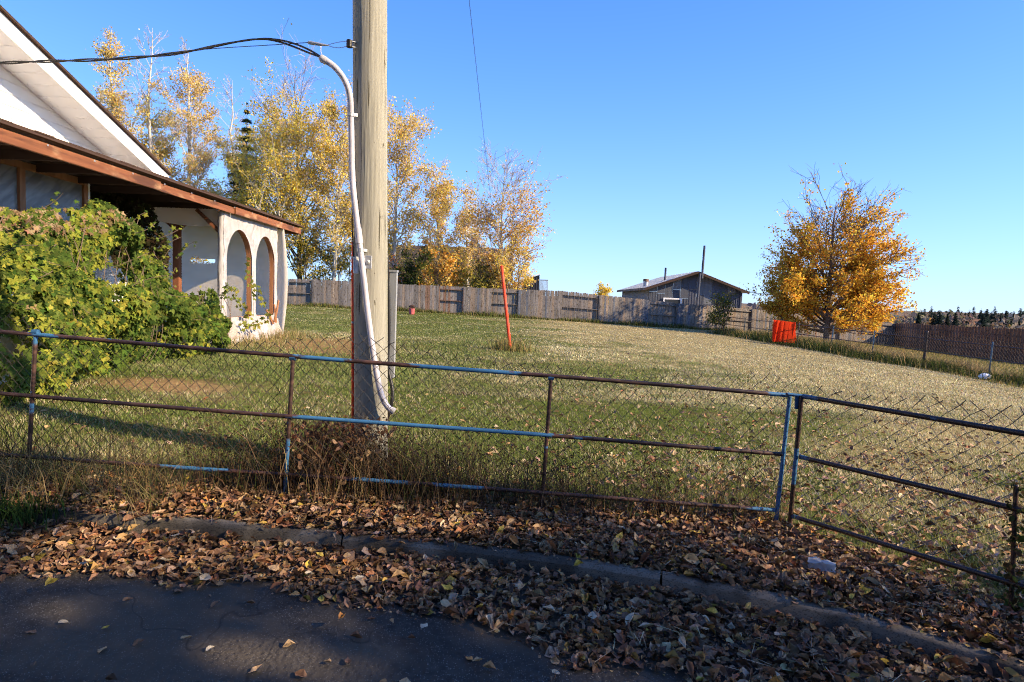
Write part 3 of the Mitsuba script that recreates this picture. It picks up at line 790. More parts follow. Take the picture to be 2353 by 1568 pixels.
sb = thing('meter_bracket', 'small galvanised bracket plate behind the conduit on the pole', 'bracket')
a = at(845, 603, 4.85)
obj('plate', bevel_box(a + [-0.035, -0.012, -0.052], a + [0.035, 0.0, 0.052], 0.003), 'galvanised', sb)
obj('lug', tube([a + [0, -0.012, 0.0], a + [0, -0.026, 0.0]], [0.022, 0.012], 10), 'galvanised', sb, smooth=40)
wb = thing('tag_plate', 'narrow white number plate strapped to the left of the pole', 'plate')
a = at(819, 605, 4.88)
put(wb, bevel_box(a + [-0.024, -0.01, -0.085], a + [0.018, 0.01, 0.05], 0.004), 'white_plastic')
mk = thing('marker_post', 'thin orange red marker strip standing against the left of the pole', 'marker')
a, b = at(812, 557, 5.0), at(811.5, 1085, 5.0)
v, f = tube(np.linspace(a, b, 8), 0.0155, 10)
obj('strip', (v, f), 'marker_red', mk, smooth=40)
for py in (592, 741):
    a = at(812, py, 5.0)
    obj('strap', tube([a - [0, 0, .008], a + [0, 0, .008]], 0.019, 10), 'galvanised', mk, smooth=40)
gp_ = thing('riser_guard', 'grey capped square riser post standing behind the right of the pole', 'post')
a, b = at(905, 626, 5.13), at(898, 868, 5.13)
obj('channel', beam(b, a, 0.058, 0.055, up=(0, 1, 0)), 'grey_paint', gp_)
obj('cap', beam(a, a + (a - b) / np.linalg.norm(a - b) * 0.018, 0.068, 0.066, up=(0, 1, 0)), 'grey_paint', gp_)
gc = thing('ground_cable', 'black cable running down the right side of the pole into the ground', 'cable')
gpts = [(888, 575, 5.06), (891, 600, 5.07), (893, 680, 5.08), (893, 780, 5.08), (894, 860, 5.08), (900, 885, 5.06), (902, 905, 5.04), (898, 935, 5.03), (896, 1060, 5.05)]
put(gc, tube(spline([at(*p) for p in gpts], 50), np.interp(np.linspace(0, 1, 50), [0, .15, .2, 1], [0.004, 0.006, 0.014, 0.016]), 8), 'black_rubber', smooth=50)
bc = thing('black_wire', 'thin black wire hugging the left edge of the pole behind the conduit', 'wire')
put(bc, tube(spline([at(808, 400, 4.93), at(810, 440, 4.93), at(809, 500, 4.92), at(811, 560, 4.92), at(813, 620, 4.93)], 24), 0.005, 6), 'black_rubber', smooth=50)

# service drop
sd = thing('service_drop', 'twisted black service cable from the pole to the white house', 'cable')
dp = [(-260, 148, 6.6), (0, 145, 6.1), (110, 141, 5.9), (240, 137, 5.65), (330, 131, 5.5), (430, 119, 5.3), (520, 101, 5.1), (590, 90, 4.97)]
base = spline([at(*p) for p in dp], 170)
ph = np.linspace(0, 30, 170)
for k, (e1, e2) in enumerate((((640, 92, 4.90), (700, 110, 4.81)), ((650, 99, 4.90), (700, 118, 4.81)))):
    off = np.stack([np.zeros(170), np.cos(ph + k * np.pi), np.sin(ph + k * np.pi)], 1) * 0.0085
    fade = np.clip((170 - np.arange(170)) / 40, 0, 1)[:, None]
    end = spline(np.vstack([base[-2], base[-1], at(*e1), at(*e2), at(737, 131, 4.74)]), 40)
    obj('conductor', tube(np.vstack([base[:-1] + off[:-1] * fade[:-1], end[6:]]), 0.0075, 8), 'black_rubber', sd, smooth=60)
mw = spline([at(400, 122, 5.36), at(480, 113, 5.18), at(585, 106, 5.0), at(708, 98, 4.82)], 40)
obj('messenger_wire', tube(mw, 0.0028, 6), 'wire_mat', sd, smooth=60)
obj('wedge_clamp', tube([at(708, 98, 4.82), at(712, 98.5, 4.82), at(738, 103, 4.80), at(756, 105, 4.80)], [0.010, 0.014, 0.011, 0.004], 10), 'galvanised', sd, smooth=40)
obj('loop_wire', tube(spline([at(752, 104, 4.80), at(775, 98, 4.82), at(797, 95, 4.86)], 16), 0.0022, 5), 'wire_mat', sd)
obj('loop_wire', tube(spline([at(752, 104, 4.80), at(772, 110, 4.82), at(797, 106, 4.86)], 16), 0.0025, 5), 'wire_mat', sd)
obj('pigtail', tube(spline([at(738, 104, 4.80), at(737, 114, 4.79), at(741, 131, 4.76)], 16), 0.003, 6), 'pvc', sd)
ins = thing('spool_insulator', 'small black spool insulator bolted to the left of the pole top', 'insulator')
a = at(803, 101, 4.88)
obj('spool', tube([a + [0, 0, -.028], a + [0, 0, -.026], a + [0, 0, -.006], a + [0, 0, .006], a + [0, 0, .026], a + [0, 0, .028]], [0.012, 0.024, 0.024, 0.024, 0.024, 0.012], 14), 'black_rubber', ins, smooth=40)
obj('clevis', beam(a + [0.0, 0.0, 0.02], a + [0.06, 0.03, 0.02], 0.02, 0.006), 'galvanised', ins)
obj('clevis', beam(a + [0.0, 0.0, -0.02], a + [0.06, 0.03, -0.02], 0.02, 0.006), 'galvanised', ins)
ow = thing('overhead_wire', 'thin grey wire running down from overhead towards the far trees', 'wire')
w0 = ctop + [0.9, -0.15, 0.12]
wa, wb = at(1078, 0, 9.0), at(1143, 565, 56)
tq = np.linspace(-0.35, 1, 90)[:, None]
wpts = wa + (wb - wa) * tq; wpts[:, 2] -= 0.35 * 4 * tq[:, 0] * (1 - tq[:, 0])
put(ow, tube(wpts, np.interp(tq[:, 0], [0, 1], [0.004, 0.012]), 5), 'wire_mat')

# ------------------------------------------------------------------ orange stake, litter, pot
ok = thing('orange_stake', 'leaning bright orange plastic stake standing alone in the lawn', 'stake')
b = hit(1173, 806); a = at(1152.5, 612, b[1] - 0.05)
put(ok, tube(np.vstack([a + (a - b) / np.linalg.norm(a - b) * 0.02, np.linspace(a, b - (a - b) * 0.03, 8)]), [0.024] + [0.043] * 8, 14), 'orange_plastic', smooth=50)
pt = thing('flower_pot', 'small faded red pot standing in front of the board fence', 'pot')
p = hit(946, 723)
obj('pot', tube([p, p + [0, 0, .02], p + [0, 0, .32], p + [0, 0, .34]], [0.12, 0.15, 0.18, 0.17], 14), 'pot_red', pt, smooth=40)
obj('dead_plant', tube(spline([p + [0, 0, .3], p + [-.06, 0, .45], p + [.08, 0, .46], p + [-.12, 0, .38]], 16), [0.1] * 16, 6), 'dark_wood', pt, smooth=60)
bt = thing('plastic_bag', 'crumpled white plastic bag at the foot of the side fence', 'bag')
p = hit(2263, 872)
v, f = (lambda m: (np.array(m.vertices), np.array(m.faces)))(trimesh.creation.icosphere(3))
v = v * [0.16, 0.13, 0.10] * (0.75 + 0.6 * meshkit.fbm(v * 3.2, 3)[:, None]) + p + [0, 0, 0.07]
put(bt, (v, f), 'white_plastic', smooth=20)
pc = thing('clear_tub', 'crushed clear plastic container lying in the verge leaves at right', 'container')
p = hit(1888, 1298, lambda a, b: ground(a, b) + 0.07)
v, f = (lambda m: (np.array(m.vertices), np.array(m.faces)))(trimesh.creation.box([0.14, 0.075, 0.05]).subdivide().subdivide().subdivide())
v = v * (1 + 0.0 * v); v += 0.030 * (meshkit.fbm(v * 30, 3)[:, None] - 0.5) * [1, 1, 2]
cz, sz_ = math.cos(-0.5), math.sin(-0.5)
v = v @ np.array([[cz, sz_, 0], [-sz_, cz, 0], [0, 0, 1]]) + p
put(pc, (v, f), 'frost_plastic', smooth=25)

# ------------------------------------------------------------------ board fence across the back
bf = thing('board_fence', 'weathered grey board fence with framed recesses across the back', 'fence')
PATH = [(560, 38.4), (650, 38.5), (1000, 38.6), (1378, 39.0), (1560, 40.5), (1740, 43.0), (2062, 46.0)]
def fdepth(px): return np.interp(px, [p[0] for p in PATH], [p[1] for p in PATH])
TOPS = [(560, 636), (650, 640), (720, 642), (820, 648), (940, 654), (1000, 656), (1127, 663), (1320, 670), (1378, 678), (1495, 690), (1560, 697), (1690, 707), (1740, 711), (1860, 726), (1960, 735), (2062, 743)]
def ftop(px): return np.interp(px, [p[0] for p in TOPS], [p[1] for p in TOPS])
SECT = [(560, 650, 0), (650, 717, 1), (717, 940, 0), (940, 1008, 0), (1008, 1065, 2), (1065, 1127, 0), (1127, 1192, 1), (1192, 1290, 0), (1290, 1378, 1), (1378, 1495, 0), (1495, 1557, 1), (1557, 1660, 0), (1660, 1731, 1), (1731, 1850, 0), (1850, 1935, 1), (1935, 1975, 0), (1975, 2062, 1)]
rb = np.random.default_rng(5)
unit_board = mikit.ply(cat([box([-0.5, -0.5, 0], [0.5, 0.5, 0.985]), box([-0.38, -0.42, 0.985], [0.38, 0.42, 1.0])]))


def place(o, ux, uy, uz):
    M = np.eye(4); M[:3, 0], M[:3, 1], M[:3, 2], M[:3, 3] = ux, uy, uz, o
    return T4(M)


nb = 0
def fence_run(px0, px1, kind):
    global nb
    A, B = at(px0, 700, fdepth(px0)), at(px1, 700, fdepth(px1))
    dirx = np.array([B[0] - A[0], B[1] - A[1], 0]); L = np.linalg.norm(dirx); dirx /= L
    back = np.array([-dirx[1], dirx[0], 0])
    zt0, zt1 = at(px0, ftop(px0), fdepth(px0))[2], at(px1, ftop(px1), fdepth(px1))[2]
    off = 0.0 if kind == 0 else 0.17
    nbd = max(int(round(L / 0.148)), 1); w = L / nbd
    mats = ['board_grey', 'board_grey', 'board_grey', 'board_tan', 'board_blue' if kind == 0 and px0 > 1060 else 'board_grey', 'board_rust' if kind == 2 or rb.uniform() < 0.25 else 'board_tan']
    for i in range(nbd):
        t = (i + 0.5) / nbd
        o = A + dirx * L * t + back * (off + 0.006 * (i % 2) + 0.004 * rb.uniform()); 
        zb = float(ground(o[0], o[1])) - 0.05
        zt = zt0 + (zt1 - zt0) * t + rb.normal(0, 0.014)
        o = np.array([o[0], o[1], zb])
        lean = rb.normal(0, 0.006)
        if 825 < px0 + (px1 - px0) * t < 880: continue          # hidden for good behind the pole
        obj('board', unit_board, mats[rb.integers(len(mats))], bf, to_world=place(o, dirx * (w - 0.006 - 0.004 * rb.uniform()), back * 0.02, (np.array([0, 0, 1.0]) + dirx * lean) * (zt - zb)))
    mat = 'board_rust' if kind == 2 else 'board_grey'
    zg0, zg1 = float(ground(A[0], A[1])), float(ground(B[0], B[1]))
    rh = [0.12, 0.53] if kind != 2 else [0.12, 0.52, 0.97]
    roff = 0.055 if kind == 0 else 0.095
    for r_ in rh:
        a = np.array([A[0], A[1], zt0 + (zg0 - zt0) * r_]) + back * roff + dirx * 0.03
        b = np.array([B[0], B[1], zt1 + (zg1 - zt1) * r_]) + back * roff - dirx * 0.03
        obj('rail', beam(a, b, 0.085 if kind else 0.04, 0.045), mat, bf)
    for (E, zt, zg) in ((A, zt0, zg0), (B, zt1, zg1)) if kind else ():
        o = np.array([E[0], E[1], zg - 0.1]) + back * (0.078)
        obj('post', beam(o, o + [0, 0, zt - zg + 0.06], 0.10, 0.145, up=back), mat, bf)


for a, b, k in SECT: fence_run(a, b, k)

bb = thing('brown_fence', 'dark brown board fence closing the field at the far right', 'fence')
A, B = at(2062, 700, 46.0), np.array([27.2, 30.0, 0])
A = np.array([A[0], A[1], 0]); dirx = (B - A) / np.linalg.norm(B - A); L = np.linalg.norm(B - A); back = np.array([-dirx[1], dirx[0], 0])
nbd = int(L / 0.15)
for i in range(nbd):
    t = (i + 0.5) / nbd; o = A + dirx * L * t
    px, _ = PX(o[0], o[1], 0)
    zt = at(px, np.interp(px, [2062, 2353, 2500], [743, 757, 764]), o[1])[2] + rb.normal(0, 0.02) + (0.04 if (i // 12) % 2 else 0)
    zb = float(ground(o[0], o[1])) - 0.05
    o = np.array([o[0], o[1], zb]) + back * 0.01 * (i % 2)
    obj('board', unit_board, 'board_brown' if rb.uniform() < 0.8 else 'board_rust', bb, to_world=place(o, dirx * 0.138, back * 0.02, np.array([0, 0, zt - zb])))
for i in range(5):
    t0, t1 = i / 5, (i + 1) / 5
    a, b = A + dirx * L * t0, A + dirx * L * t1
    for h in (0.5, 1.5):
        obj('rail', beam(a + [0, 0, float(ground(*a[:2])) + h] - back * (-0.05), b + [0, 0, float(ground(*b[:2])) + h] + back * 0.05, 0.04, 0.09), 'board_brown', bb)
    o = a + back * 0.09
    obj('post', beam(o + [0, 0, float(ground(*a[:2])) - 0.1], o + [0, 0, float(ground(*a[:2])) + 1.75], 0.1, 0.1, up=back), 'board_brown', bb)

# ------------------------------------------------------------------ side chain-link fence at right
sf = thing('side_fence', 'rusty chain link fence along the right side of the lawn', 'fence')
S0, S1 = np.array([12.6, 36.5]), np.array([14.9, 16.0])
def sp(t): 
    p = S0 + (S1 - S0) * t
    return np.array([p[0], p[1], float(ground(p[0], p[1]))])
npost = 9
DKPIPE = np.array((0.05, 0.045, 0.045))
for i in range(npost):
    p = sp(i / (npost - 1))
    big = i in (4, 6)
    h = 1.28 if i == 6 else 1.12
    ln = rb.normal(0, 0.02)
    m, c = painted_tube(p - [0, 0, .1], p + [0.05 + ln, 0, h], 0.045 if i == 6 else 0.025, [(0.5, 1.0)] if i in (4, 5, 7) else [], 40.0 + i, sides=6, step=0.05)
    obj('post', m, 'vc_paint', sf, smooth=50, color=(c * 0.5 if i == 6 else c * 0.35 + np.array([0.05, 0.07, 0.07])))
for h in (1.05, 0.62, 0.2):
    m, c = painted_tube(sp(0) + [0.05 * h, 0, h], sp(1.0) + [0.05 * h, 0, h - 0.04], 0.018, [], 50.0 + h, sides=6, step=0.1)
    obj('rail', m, 'vc_paint', sf, smooth=50, color=c)
Ps = S0 + (S1 - S0) * np.linspace(0, 1, 60)[:, None] + [0.06, 0]
gzs = ground(Ps[:, 0], Ps[:, 1])
obj('chain_link_mesh', chain_link(Ps, gzs + 1.16, gzs + 0.1, 9.0, h=0.06, r=0.003, sag=0.02, tail=0.03), 'wire_mat', sf, kind='stuff')
om = thing('orange_barrier', 'bright orange plastic safety mesh draped on the side fence', 'barrier mesh')
tm = 0.28
p0, p1 = at(1778, 735, 29.6), at(1831, 742, 28.6)
def omf(u, v):
    top = p0 + (p1 - p0) * u[:, None]
    x = top.copy(); x[:, 2] -= v * 1.05 * (1 - 0.1 * u)
    x[:, 0] -= 0.12 * v + 0.05 * np.sin(u * 26 + 3 * v) ; x[:, 1] -= 0.25 * v + 0.06 * np.sin(u * 31 + v * 2)
    return x
put(om, sheet(omf, 70, 16), 'orange_mesh', smooth=True)

# ------------------------------------------------------------------ trees


SPOTS = [(*hit(px, py, road_z)[:2], r_) for px, py, r_ in ((728, 1417, .15), (597, 1493, .17), (728, 1530, .14), (827, 1371, .10), (1356, 1540, .15), (1034, 1455, .09), (880, 1235, .13), (990, 1240, .14), (1110, 1250, .13), (400, 1300, .15), (530, 1310, .15), (650, 1325, .15), (770, 1310, .16), (870, 1325, .14), (120, 1300, .14), (250, 1290, .13),
         (600, 1180, .14), (760, 1190, .14), (900, 1200, .14), (1300, 1205, .13), (1430, 1230, .14), (1600, 1260, .12), (1800, 1310, .12), (1150, 1185, .12), (450, 1160, .15), (2000, 1480, .10), (1750, 1460, .09))]


def env_round(t): return np.sqrt(np.clip(1 - ((t - 0.42) / 0.6) ** 2, 0.02, 1))
def env_narrow(t): return np.clip(1.1 - t, 0.08, 1) ** 0.7 * np.clip(t / 0.25, 0.35, 1)


def tree(name, label, x, y, H, R, cb=0.2, bare=0.9, nleaf=7000, cols=None, bark='bark_white', twig='twig_pale', seed=0, ls=0.13, env=env_narrow, nbr=46, r0=None, elev=(35, 65), stems=1, category='tree', group=None, spread=0.22, skew=(0, 0), lean=0.02, low_leaf=1.0, weight=None, base_z=None):
    r = np.random.default_rng(seed)
    k = thing(name, label, category, group)
    z0 = float(ground(x, y)) if base_z is None else base_z
    r0 = r0 or H * 0.011
    if name == 'poplar_tree': nleaf = int(nleaf * 1.05)
    wood, tw, lp = [], [], []
    for st in range(stems):
        bx, by = (x, y) if st == 0 else (x + r.uniform(-0.9, 0.9), y + r.uniform(-0.6, 0.6))
        Hs = H * (1 if st == 0 else r.uniform(0.75, 0.95))
        n = 14; t = np.linspace(0, 1, n)
        pts = np.stack([bx + lean * Hs * t * r.normal() + np.cumsum(r.normal(0, 0.006 * Hs, n)) * t, by + np.cumsum(r.normal(0, 0.006 * Hs, n)) * t, z0 - 0.1 + Hs * t], 1)
        wood.append(tube(pts, r0 * (1 - t) ** 0.85 * (1 if st == 0 else 0.75) + 0.012, 7, False))
        for b in range(nbr // stems):
            tb = cb + (0.97 - cb) * (b + r.uniform()) / (nbr // stems)
            p = np.array([np.interp(tb, t, pts[:, q]) for q in range(3)])
            az = r.uniform(0, 2 * np.pi); el = math.radians(r.uniform(*elev))
            L = R * float(env((tb - cb) / (1 - cb))) * r.uniform(0.55, 1.1) / math.cos(el) * 0.9
            L = min(L, H * 0.42)
            d = np.array([math.cos(az) * math.cos(el), math.sin(az) * math.cos(el), math.sin(el)])
            d = d + np.array([skew[0], skew[1], 0]); d /= np.linalg.norm(d)
            q = np.linspace(0, 1, 6)[:, None]
            br = p + d * L * q + np.array([0, 0, 0.18 * L]) * q ** 2 * r.uniform(-0.4, 1) + np.cumsum(r.normal(0, 0.03 * L, (6, 3)), 0) * q
            rb_ = max(r0 * (1 - tb) ** 0.85 * 0.45, 0.014)
            wood.append(tube(br, rb_ * (1 - 0.8 * q[:, 0]) + 0.004, 5, False))
            ntw = 7
            segs = [(br[i], br[i + 1], tb) for i in range(2, 5)]
            for w in range(ntw):
                u = r.uniform(0.25, 1.0); i = min(int(u * 5), 4)
                s_ = br[i] + (br[i + 1] - br[i]) * (u * 5 - i)
                dd = d + r.normal(0, 0.55, 3) + [0, 0, 0.25]; dd /= np.linalg.norm(dd)
                l2 = L * r.uniform(0.22, 0.5)
                e_ = s_ + dd * l2; mid = (s_ + e_) / 2 + r.normal(0, 0.06 * l2, 3)
                tw.append(tube([s_, mid, e_], [rb_ * 0.35 + 0.008, rb_ * 0.2 + 0.008, 0.007], 3, False))
                segs += [(s_, mid, tb), (mid, e_, tb)]
                for w2 in range(2):
                    d3 = dd + r.normal(0, 0.6, 3); d3 /= np.linalg.norm(d3)
                    q0 = s_ + (e_ - s_) * r.uniform(0.3, 0.9); q1 = q0 + d3 * l2 * r.uniform(0.3, 0.6)
                    tw.append(tube([q0, q1], [0.009, 0.006], 3, False)); segs.append((q0, q1, tb))
            lp += segs
    A = np.array([s[0] for s in lp]); B = np.array([s[1] for s in lp]); tb = np.array([s[2] for s in lp])
    prob = np.linalg.norm(B - A, axis=1) * np.clip((bare - tb) / 0.12, 0.01, 1) * np.where(tb < cb + 0.2, low_leaf, 1)
    if weight is not None: prob = prob * weight((A + B) / 2)
    # whole sprays are bare or full, which gives gaps and clumps
    prob = prob * np.clip(meshkit.noise((A + B) / 2 * (1.6 / max(R * 0.4, 0.8)), seed) * 2.6 - 0.55, 0.03, 2)
    idx = r.choice(len(A), nleaf, p=prob / prob.sum())
    pos = A[idx] + (B[idx] - A[idx]) * r.uniform(0, 1, (nleaf, 1)) + r.normal(0, spread, (nleaf, 3)) * [1, 1, 0.8]
    pos[:, 2] = np.maximum(pos[:, 2], z0 + 0.3)
    if name == 'street_tree':                   # gaps in these crowns, through which the sun reaches the road
        g_ = pos - SUN * (pos[:, 2:] / SUN[2])
        ok = np.ones(len(pos), bool)
        for sx, sy, sr in SPOTS: ok &= ((g_[:, 0] - sx) / (sr * 1.5)) ** 2 + ((g_[:, 1] - sy) / sr) ** 2 > 1
        pos = pos[ok]; nleaf = len(pos)
    R3 = frames(nleaf, unit(nleaf, r) + SUN * 0.55, r.uniform(0, 6.28, nleaf))
    col = palette(nleaf, cols, 0.22, r=r)
    cl = meshkit.noise(pos * 0.9, seed + 5)[:, None]
    col = col * (0.75 + 0.5 * cl)
    m = scatter(LQ, LQF, pos, R3, ls * r.uniform(0.6, 1.35, nleaf), col)
    obj('trunk', cat(wood), bark, k, smooth=60)
    obj('twigs', cat(tw), twig, k, kind='stuff')
    obj('crown', m[:2], 'leaf_mat', k, color=m[2], kind='stuff')
    return k


GOLD = [(0.78, 0.58, 0.15), (0.72, 0.53, 0.14), (0.82, 0.66, 0.25), (0.60, 0.47, 0.14), (0.76, 0.53, 0.20)]
YELL = [(0.84, 0.62, 0.09), (0.78, 0.56, 0.08), (0.84, 0.66, 0.17), (0.62, 0.50, 0.10)]
OLIVE = [(0.54, 0.46, 0.10), (0.62, 0.50, 0.09), (0.42, 0.39, 0.09), (0.70, 0.54, 0.10)]
PINKY = [(0.78, 0.58, 0.30), (0.72, 0.50, 0.23), (0.80, 0.63, 0.36)]
ORNG = [(0.72, 0.38, 0.05), (0.66, 0.31, 0.04), (0.76, 0.47, 0.07), (0.58, 0.28, 0.05)]
GREEN = [(0.06, 0.085, 0.02), (0.09, 0.11, 0.025), (0.04, 0.06, 0.018)]


def poplar(px, pytop, depth, R, label, **kw):
    d = ray(px, 660); xw = (d[0] / d[1]) * depth
    H = at(px, pytop, depth)[2] - float(ground(xw, depth))
    return tree('poplar_tree', label, xw, depth, H, R, group=None, **kw)


poplar(262, 75, 46, 1.5, 'narrow leafy golden poplar, the leftmost tall one', cb=0.12, bare=1.2, nleaf=9000, cols=GOLD, seed=31, nbr=54, elev=(50, 75))
poplar(345, 60, 47, 2.6, 'poplar with tall white trunk and bare forked top beside the narrow one', cb=0.12, bare=0.70, nleaf=9500, cols=GOLD + YELL, seed=32, nbr=50)
poplar(432, 108, 47, 2.9, 'white stemmed golden poplar with sparse pinkish top above the eave', cb=0.10, bare=0.93, nleaf=12000, cols=GOLD + PINKY, seed=33, nbr=54)
poplar(225, 190, 52, 2.2, 'thin leaved poplar partly behind the white gable', cb=0.1, bare=1.0, nleaf=5000, cols=PINKY + OLIVE, seed=34)
poplar(540, 188, 52, 2.6, 'poplar with bare white top in front of the spruce', cb=0.10, bare=0.72, nleaf=12500, cols=GOLD + YELL + OLIVE, seed=35, nbr=54)
poplar(690, 168, 46, 3.3, 'broad poplar with bare forked top left of the pole', cb=0.10, bare=0.76, nleaf=16000, cols=YELL + OLIVE + GOLD, seed=36, nbr=64, env=env_round, bark='bark_dark')
poplar(640, 300, 44, 2.6, 'dense olive and yellow poplar above the porch eave', cb=0.14, bare=1.1, nleaf=12000, cols=OLIVE + YELL, seed=37, env=env_round)
poplar(765, 258, 45, 2.6, 'golden poplar immediately left of the wooden pole', cb=0.12, bare=1.05, nleaf=13000, cols=YELL + GOLD, seed=38, nbr=54, env=env_round)
poplar(905, 285, 46, 2.6, 'golden poplar immediately right of the wooden pole', cb=0.12, bare=1.05, nleaf=13000, cols=YELL + GOLD + PINKY, seed=39, nbr=54, env=env_round)
poplar(1010, 385, 45, 2.3, 'smaller golden poplar before the brown roof', cb=0.10, bare=0.95, nleaf=7500, cols=GOLD + YELL + PINKY, seed=40, nbr=46)
poplar(1075, 415, 48, 1.6, 'slim golden poplar left of the bare one', cb=0.12, bare=0.9, nleaf=3800, cols=GOLD + PINKY, seed=41, nbr=40)
poplar(1150, 384, 43, 2.9, 'nearly bare pale poplar, rightmost of the row', cb=0.10, bare=0.66, nleaf=7500, cols=PINKY + GOLD + ORNG, seed=42, nbr=76, env=env_round, elev=(25, 60))
poplar(820, 330, 52, 3.0, 'olive poplar seen behind the wooden pole', cb=0.1, bare=1.05, nleaf=9000, cols=OLIVE + GOLD, seed=43, env=env_round)
poplar(572, 335, 47, 2.2, 'olive and gold poplar standing in front of the dark spruce', cb=0.1, bare=1.05, nleaf=8000, cols=OLIVE + YELL, seed=44, env=env_round)
# undergrowth behind the fence
def bush(px, pytop, depth, R, label, cols, seed, n=3500, nm='shrub', ls=0.13, bark='bark_dark'):
    d = ray(px, 660); xw = (d[0] / d[1]) * depth
    H = at(px, pytop, depth)[2] - float(ground(xw, depth))
    tree(nm, label, xw, depth, H, R, cb=0.05, bare=1.3, nleaf=n, cols=cols, bark=bark, twig='twig_mat', seed=seed, ls=ls, env=env_round, nbr=26, stems=2, category='shrub', spread=0.16)
poplar(1388, 668, 120, 1.6, 'small far yellow tree just above the board fence left of the shed', cb=0.3, bare=1.2, nleaf=1500, cols=YELL, seed=45, env=env_round, ls=0.3)
bush(452, 560, 44, 2.4, 'yellow olive shrub seen through the slit in the porch sheeting', OLIVE + YELL, 50, 3500)
bush(1000, 565, 42, 1.7, 'orange leaved shrub behind the fence right of the pole', ORNG + GOLD, 51)
bush(955, 590, 41.5, 1.5, 'dark green shrub behind the fence right of the pole', GREEN, 52)
bush(905, 590, 42.5, 0.9, 'red orange shrub close beside the grey riser post', [(0.42, 0.12, 0.04), (0.5, 0.2, 0.05)], 53, 1800)
bush(1105, 600, 42, 1.2, 'green and olive shrub under the bare poplar', GREEN + OLIVE, 54, 2200)
bush(1190, 590, 42.5, 1.3, 'yellow shrub at the right end of the poplar row', YELL + GOLD, 55, 2500)
bush(1050, 600, 43, 1.2, 'yellow shrub in front of the brown roofed house', YELL + OLIVE, 56, 2500)
bush(700, 570, 45, 2.2, 'olive undergrowth shrub left of the pole behind the fence', OLIVE + GREEN, 57, 3000)
bush(780, 585, 46, 1.6, 'thin olive shrub close to the left of the pole', OLIVE, 58, 1800)
bush(1668, 690, 36.2, 0.75, 'small green sapling standing before the shed and board fence', [(0.17, 0.18, 0.04), (0.26, 0.23, 0.05), (0.11, 0.13, 0.03)], 59, 1500, nm='sapling', ls=0.10)
# spruce behind the poplars
def spruce(x, y, H, R, label, seed, n=5000, group=None, col=None, ls=0.3, zb=None):
    r = np.random.default_rng(seed)
    k = thing('spruce_tree', label, 'tree', group)
    z0 = float(ground(x, y)) if zb is None else zb
    obj('trunk', tube([[x, y, z0 - 0.2], [x, y, z0 + H * 0.97]], [H * 0.014 + 0.03, 0.01], 6, False), 'bark_dark', k)
    t = 1 - np.sqrt(r.uniform(0.0, 1, n)); tier = np.round(t * 22) / 22
    t = np.clip(tier * 0.75 + t * 0.25, 0, 1) * 0.97 + 0.03
    rad = R * (1 - t) ** 0.9 * np.sqrt(r.uniform(0.05, 1, n)) * (0.8 + 0.35 * np.sin(r.integers(0, 9, n) * 1.3 + t * 40))
    az = r.uniform(0, 2 * np.pi, n)
    pos = np.stack([x + rad * np.cos(az), y + rad * np.sin(az), z0 + H * t - 0.25 * rad + r.normal(0, 0.04, n)], 1)
    nrm = np.stack([np.cos(az) * 0.5, np.sin(az) * 0.5, 0.9 + 0 * az], 1) + r.normal(0, 0.3, (n, 3))
    m = scatter(LQ * [0.35, 1.1, 1], LQF, pos, frames(n, nrm, r.uniform(0, 6.28, n)), ls * r.uniform(0.6, 1.3, n), palette(n, col or [(0.028, 0.045, 0.020), (0.040, 0.058, 0.024), (0.022, 0.034, 0.018)], 0.2, r=r))
    obj('crown', m[:2], 'leaf_mat', k, color=m[2], kind='stuff')
d = ray(566, 500)
spruce(d[0] / d[1] * 50.0, 50.0, at(566, 250, 50.0)[2] - 0.5, 3.2, 'dark green spruce rising behind the yellow poplars', 61, 16000)

# the round orange tree at right
xt, yt = ray(1880, 760)[0] / ray(1880, 760)[1] * 36, 36.0
Ht = at(1900, 458, 36)[2] - float(ground(xt, yt))
tree('orange_tree', 'wide rounded orange leaved tree behind the side fence', xt + 0.5, yt, Ht, 4.4, cb=0.07, bare=0.74, nleaf=52000, cols=ORNG + YELL[:2] + [(0.64, 0.38, 0.05)], bark='bark_dark', twig='twig_mat', seed=71, ls=0.122, env=lambda t: np.sqrt(np.clip(1 - ((t - 0.30) / 0.72) ** 2, 0.05, 1)), nbr=130, r0=0.17, elev=(-8, 58), stems=3, spread=0.15, skew=(0.16, 0), low_leaf=2.2)

# trees across the street, behind the camera: they shade the road and the kerb
SH = [(0.26, 0.19, 0.04), (0.18, 0.16, 0.035), (0.12, 0.12, 0.03)]
for k, (u, s_, H, R, lf, th) in enumerate([(12.0, 1.1, 10.5, 2.7, 4800, 0.49), (17.5, 2.75, 11.5, 2.1, 3600, 0.45), (16.0, -1.0, 12, 3.2, 4200, 0.45)]):
    x = u * 0.943 + s_ * 0.332; y = -u * 0.332 + s_ * 0.943
    tree('street_tree', ['yellowing tree across the street behind the viewpoint', 'taller yellowing tree farther up the street behind the viewpoint', 'broad yellowing tree set back behind the viewpoint'][k], x, y, H, R, cb=0.18, bare=1.2, nleaf=lf, cols=SH, bark='bark_dark', twig='twig_mat', seed=80 + k, ls=0.19, env=env_round, nbr=60, r0=0.16, elev=(10, 60), spread=0.22, base_z=-0.3,
         weight=lambda p, th=th: np.clip((meshkit.noise(p * [0.95, 0.95, 1.3], 17) - th) / 0.05, 0.0, 1) + 1e-4)
for k, (x, y) in enumerate([(1.6, -3.6), (-4.6, -4.6)]):
    tree('street_tree', ['spreading tree whose crown hangs over the viewpoint', 'spreading tree left of the viewpoint across the street'][k], x, y, 13.0, 4.2, cb=0.5, bare=1.2, nleaf=9000, cols=SH, bark='bark_dark', twig='twig_mat', seed=90 + k, ls=0.22, env=env_round, nbr=60, r0=0.18, elev=(10, 60), spread=0.3, base_z=-0.3)
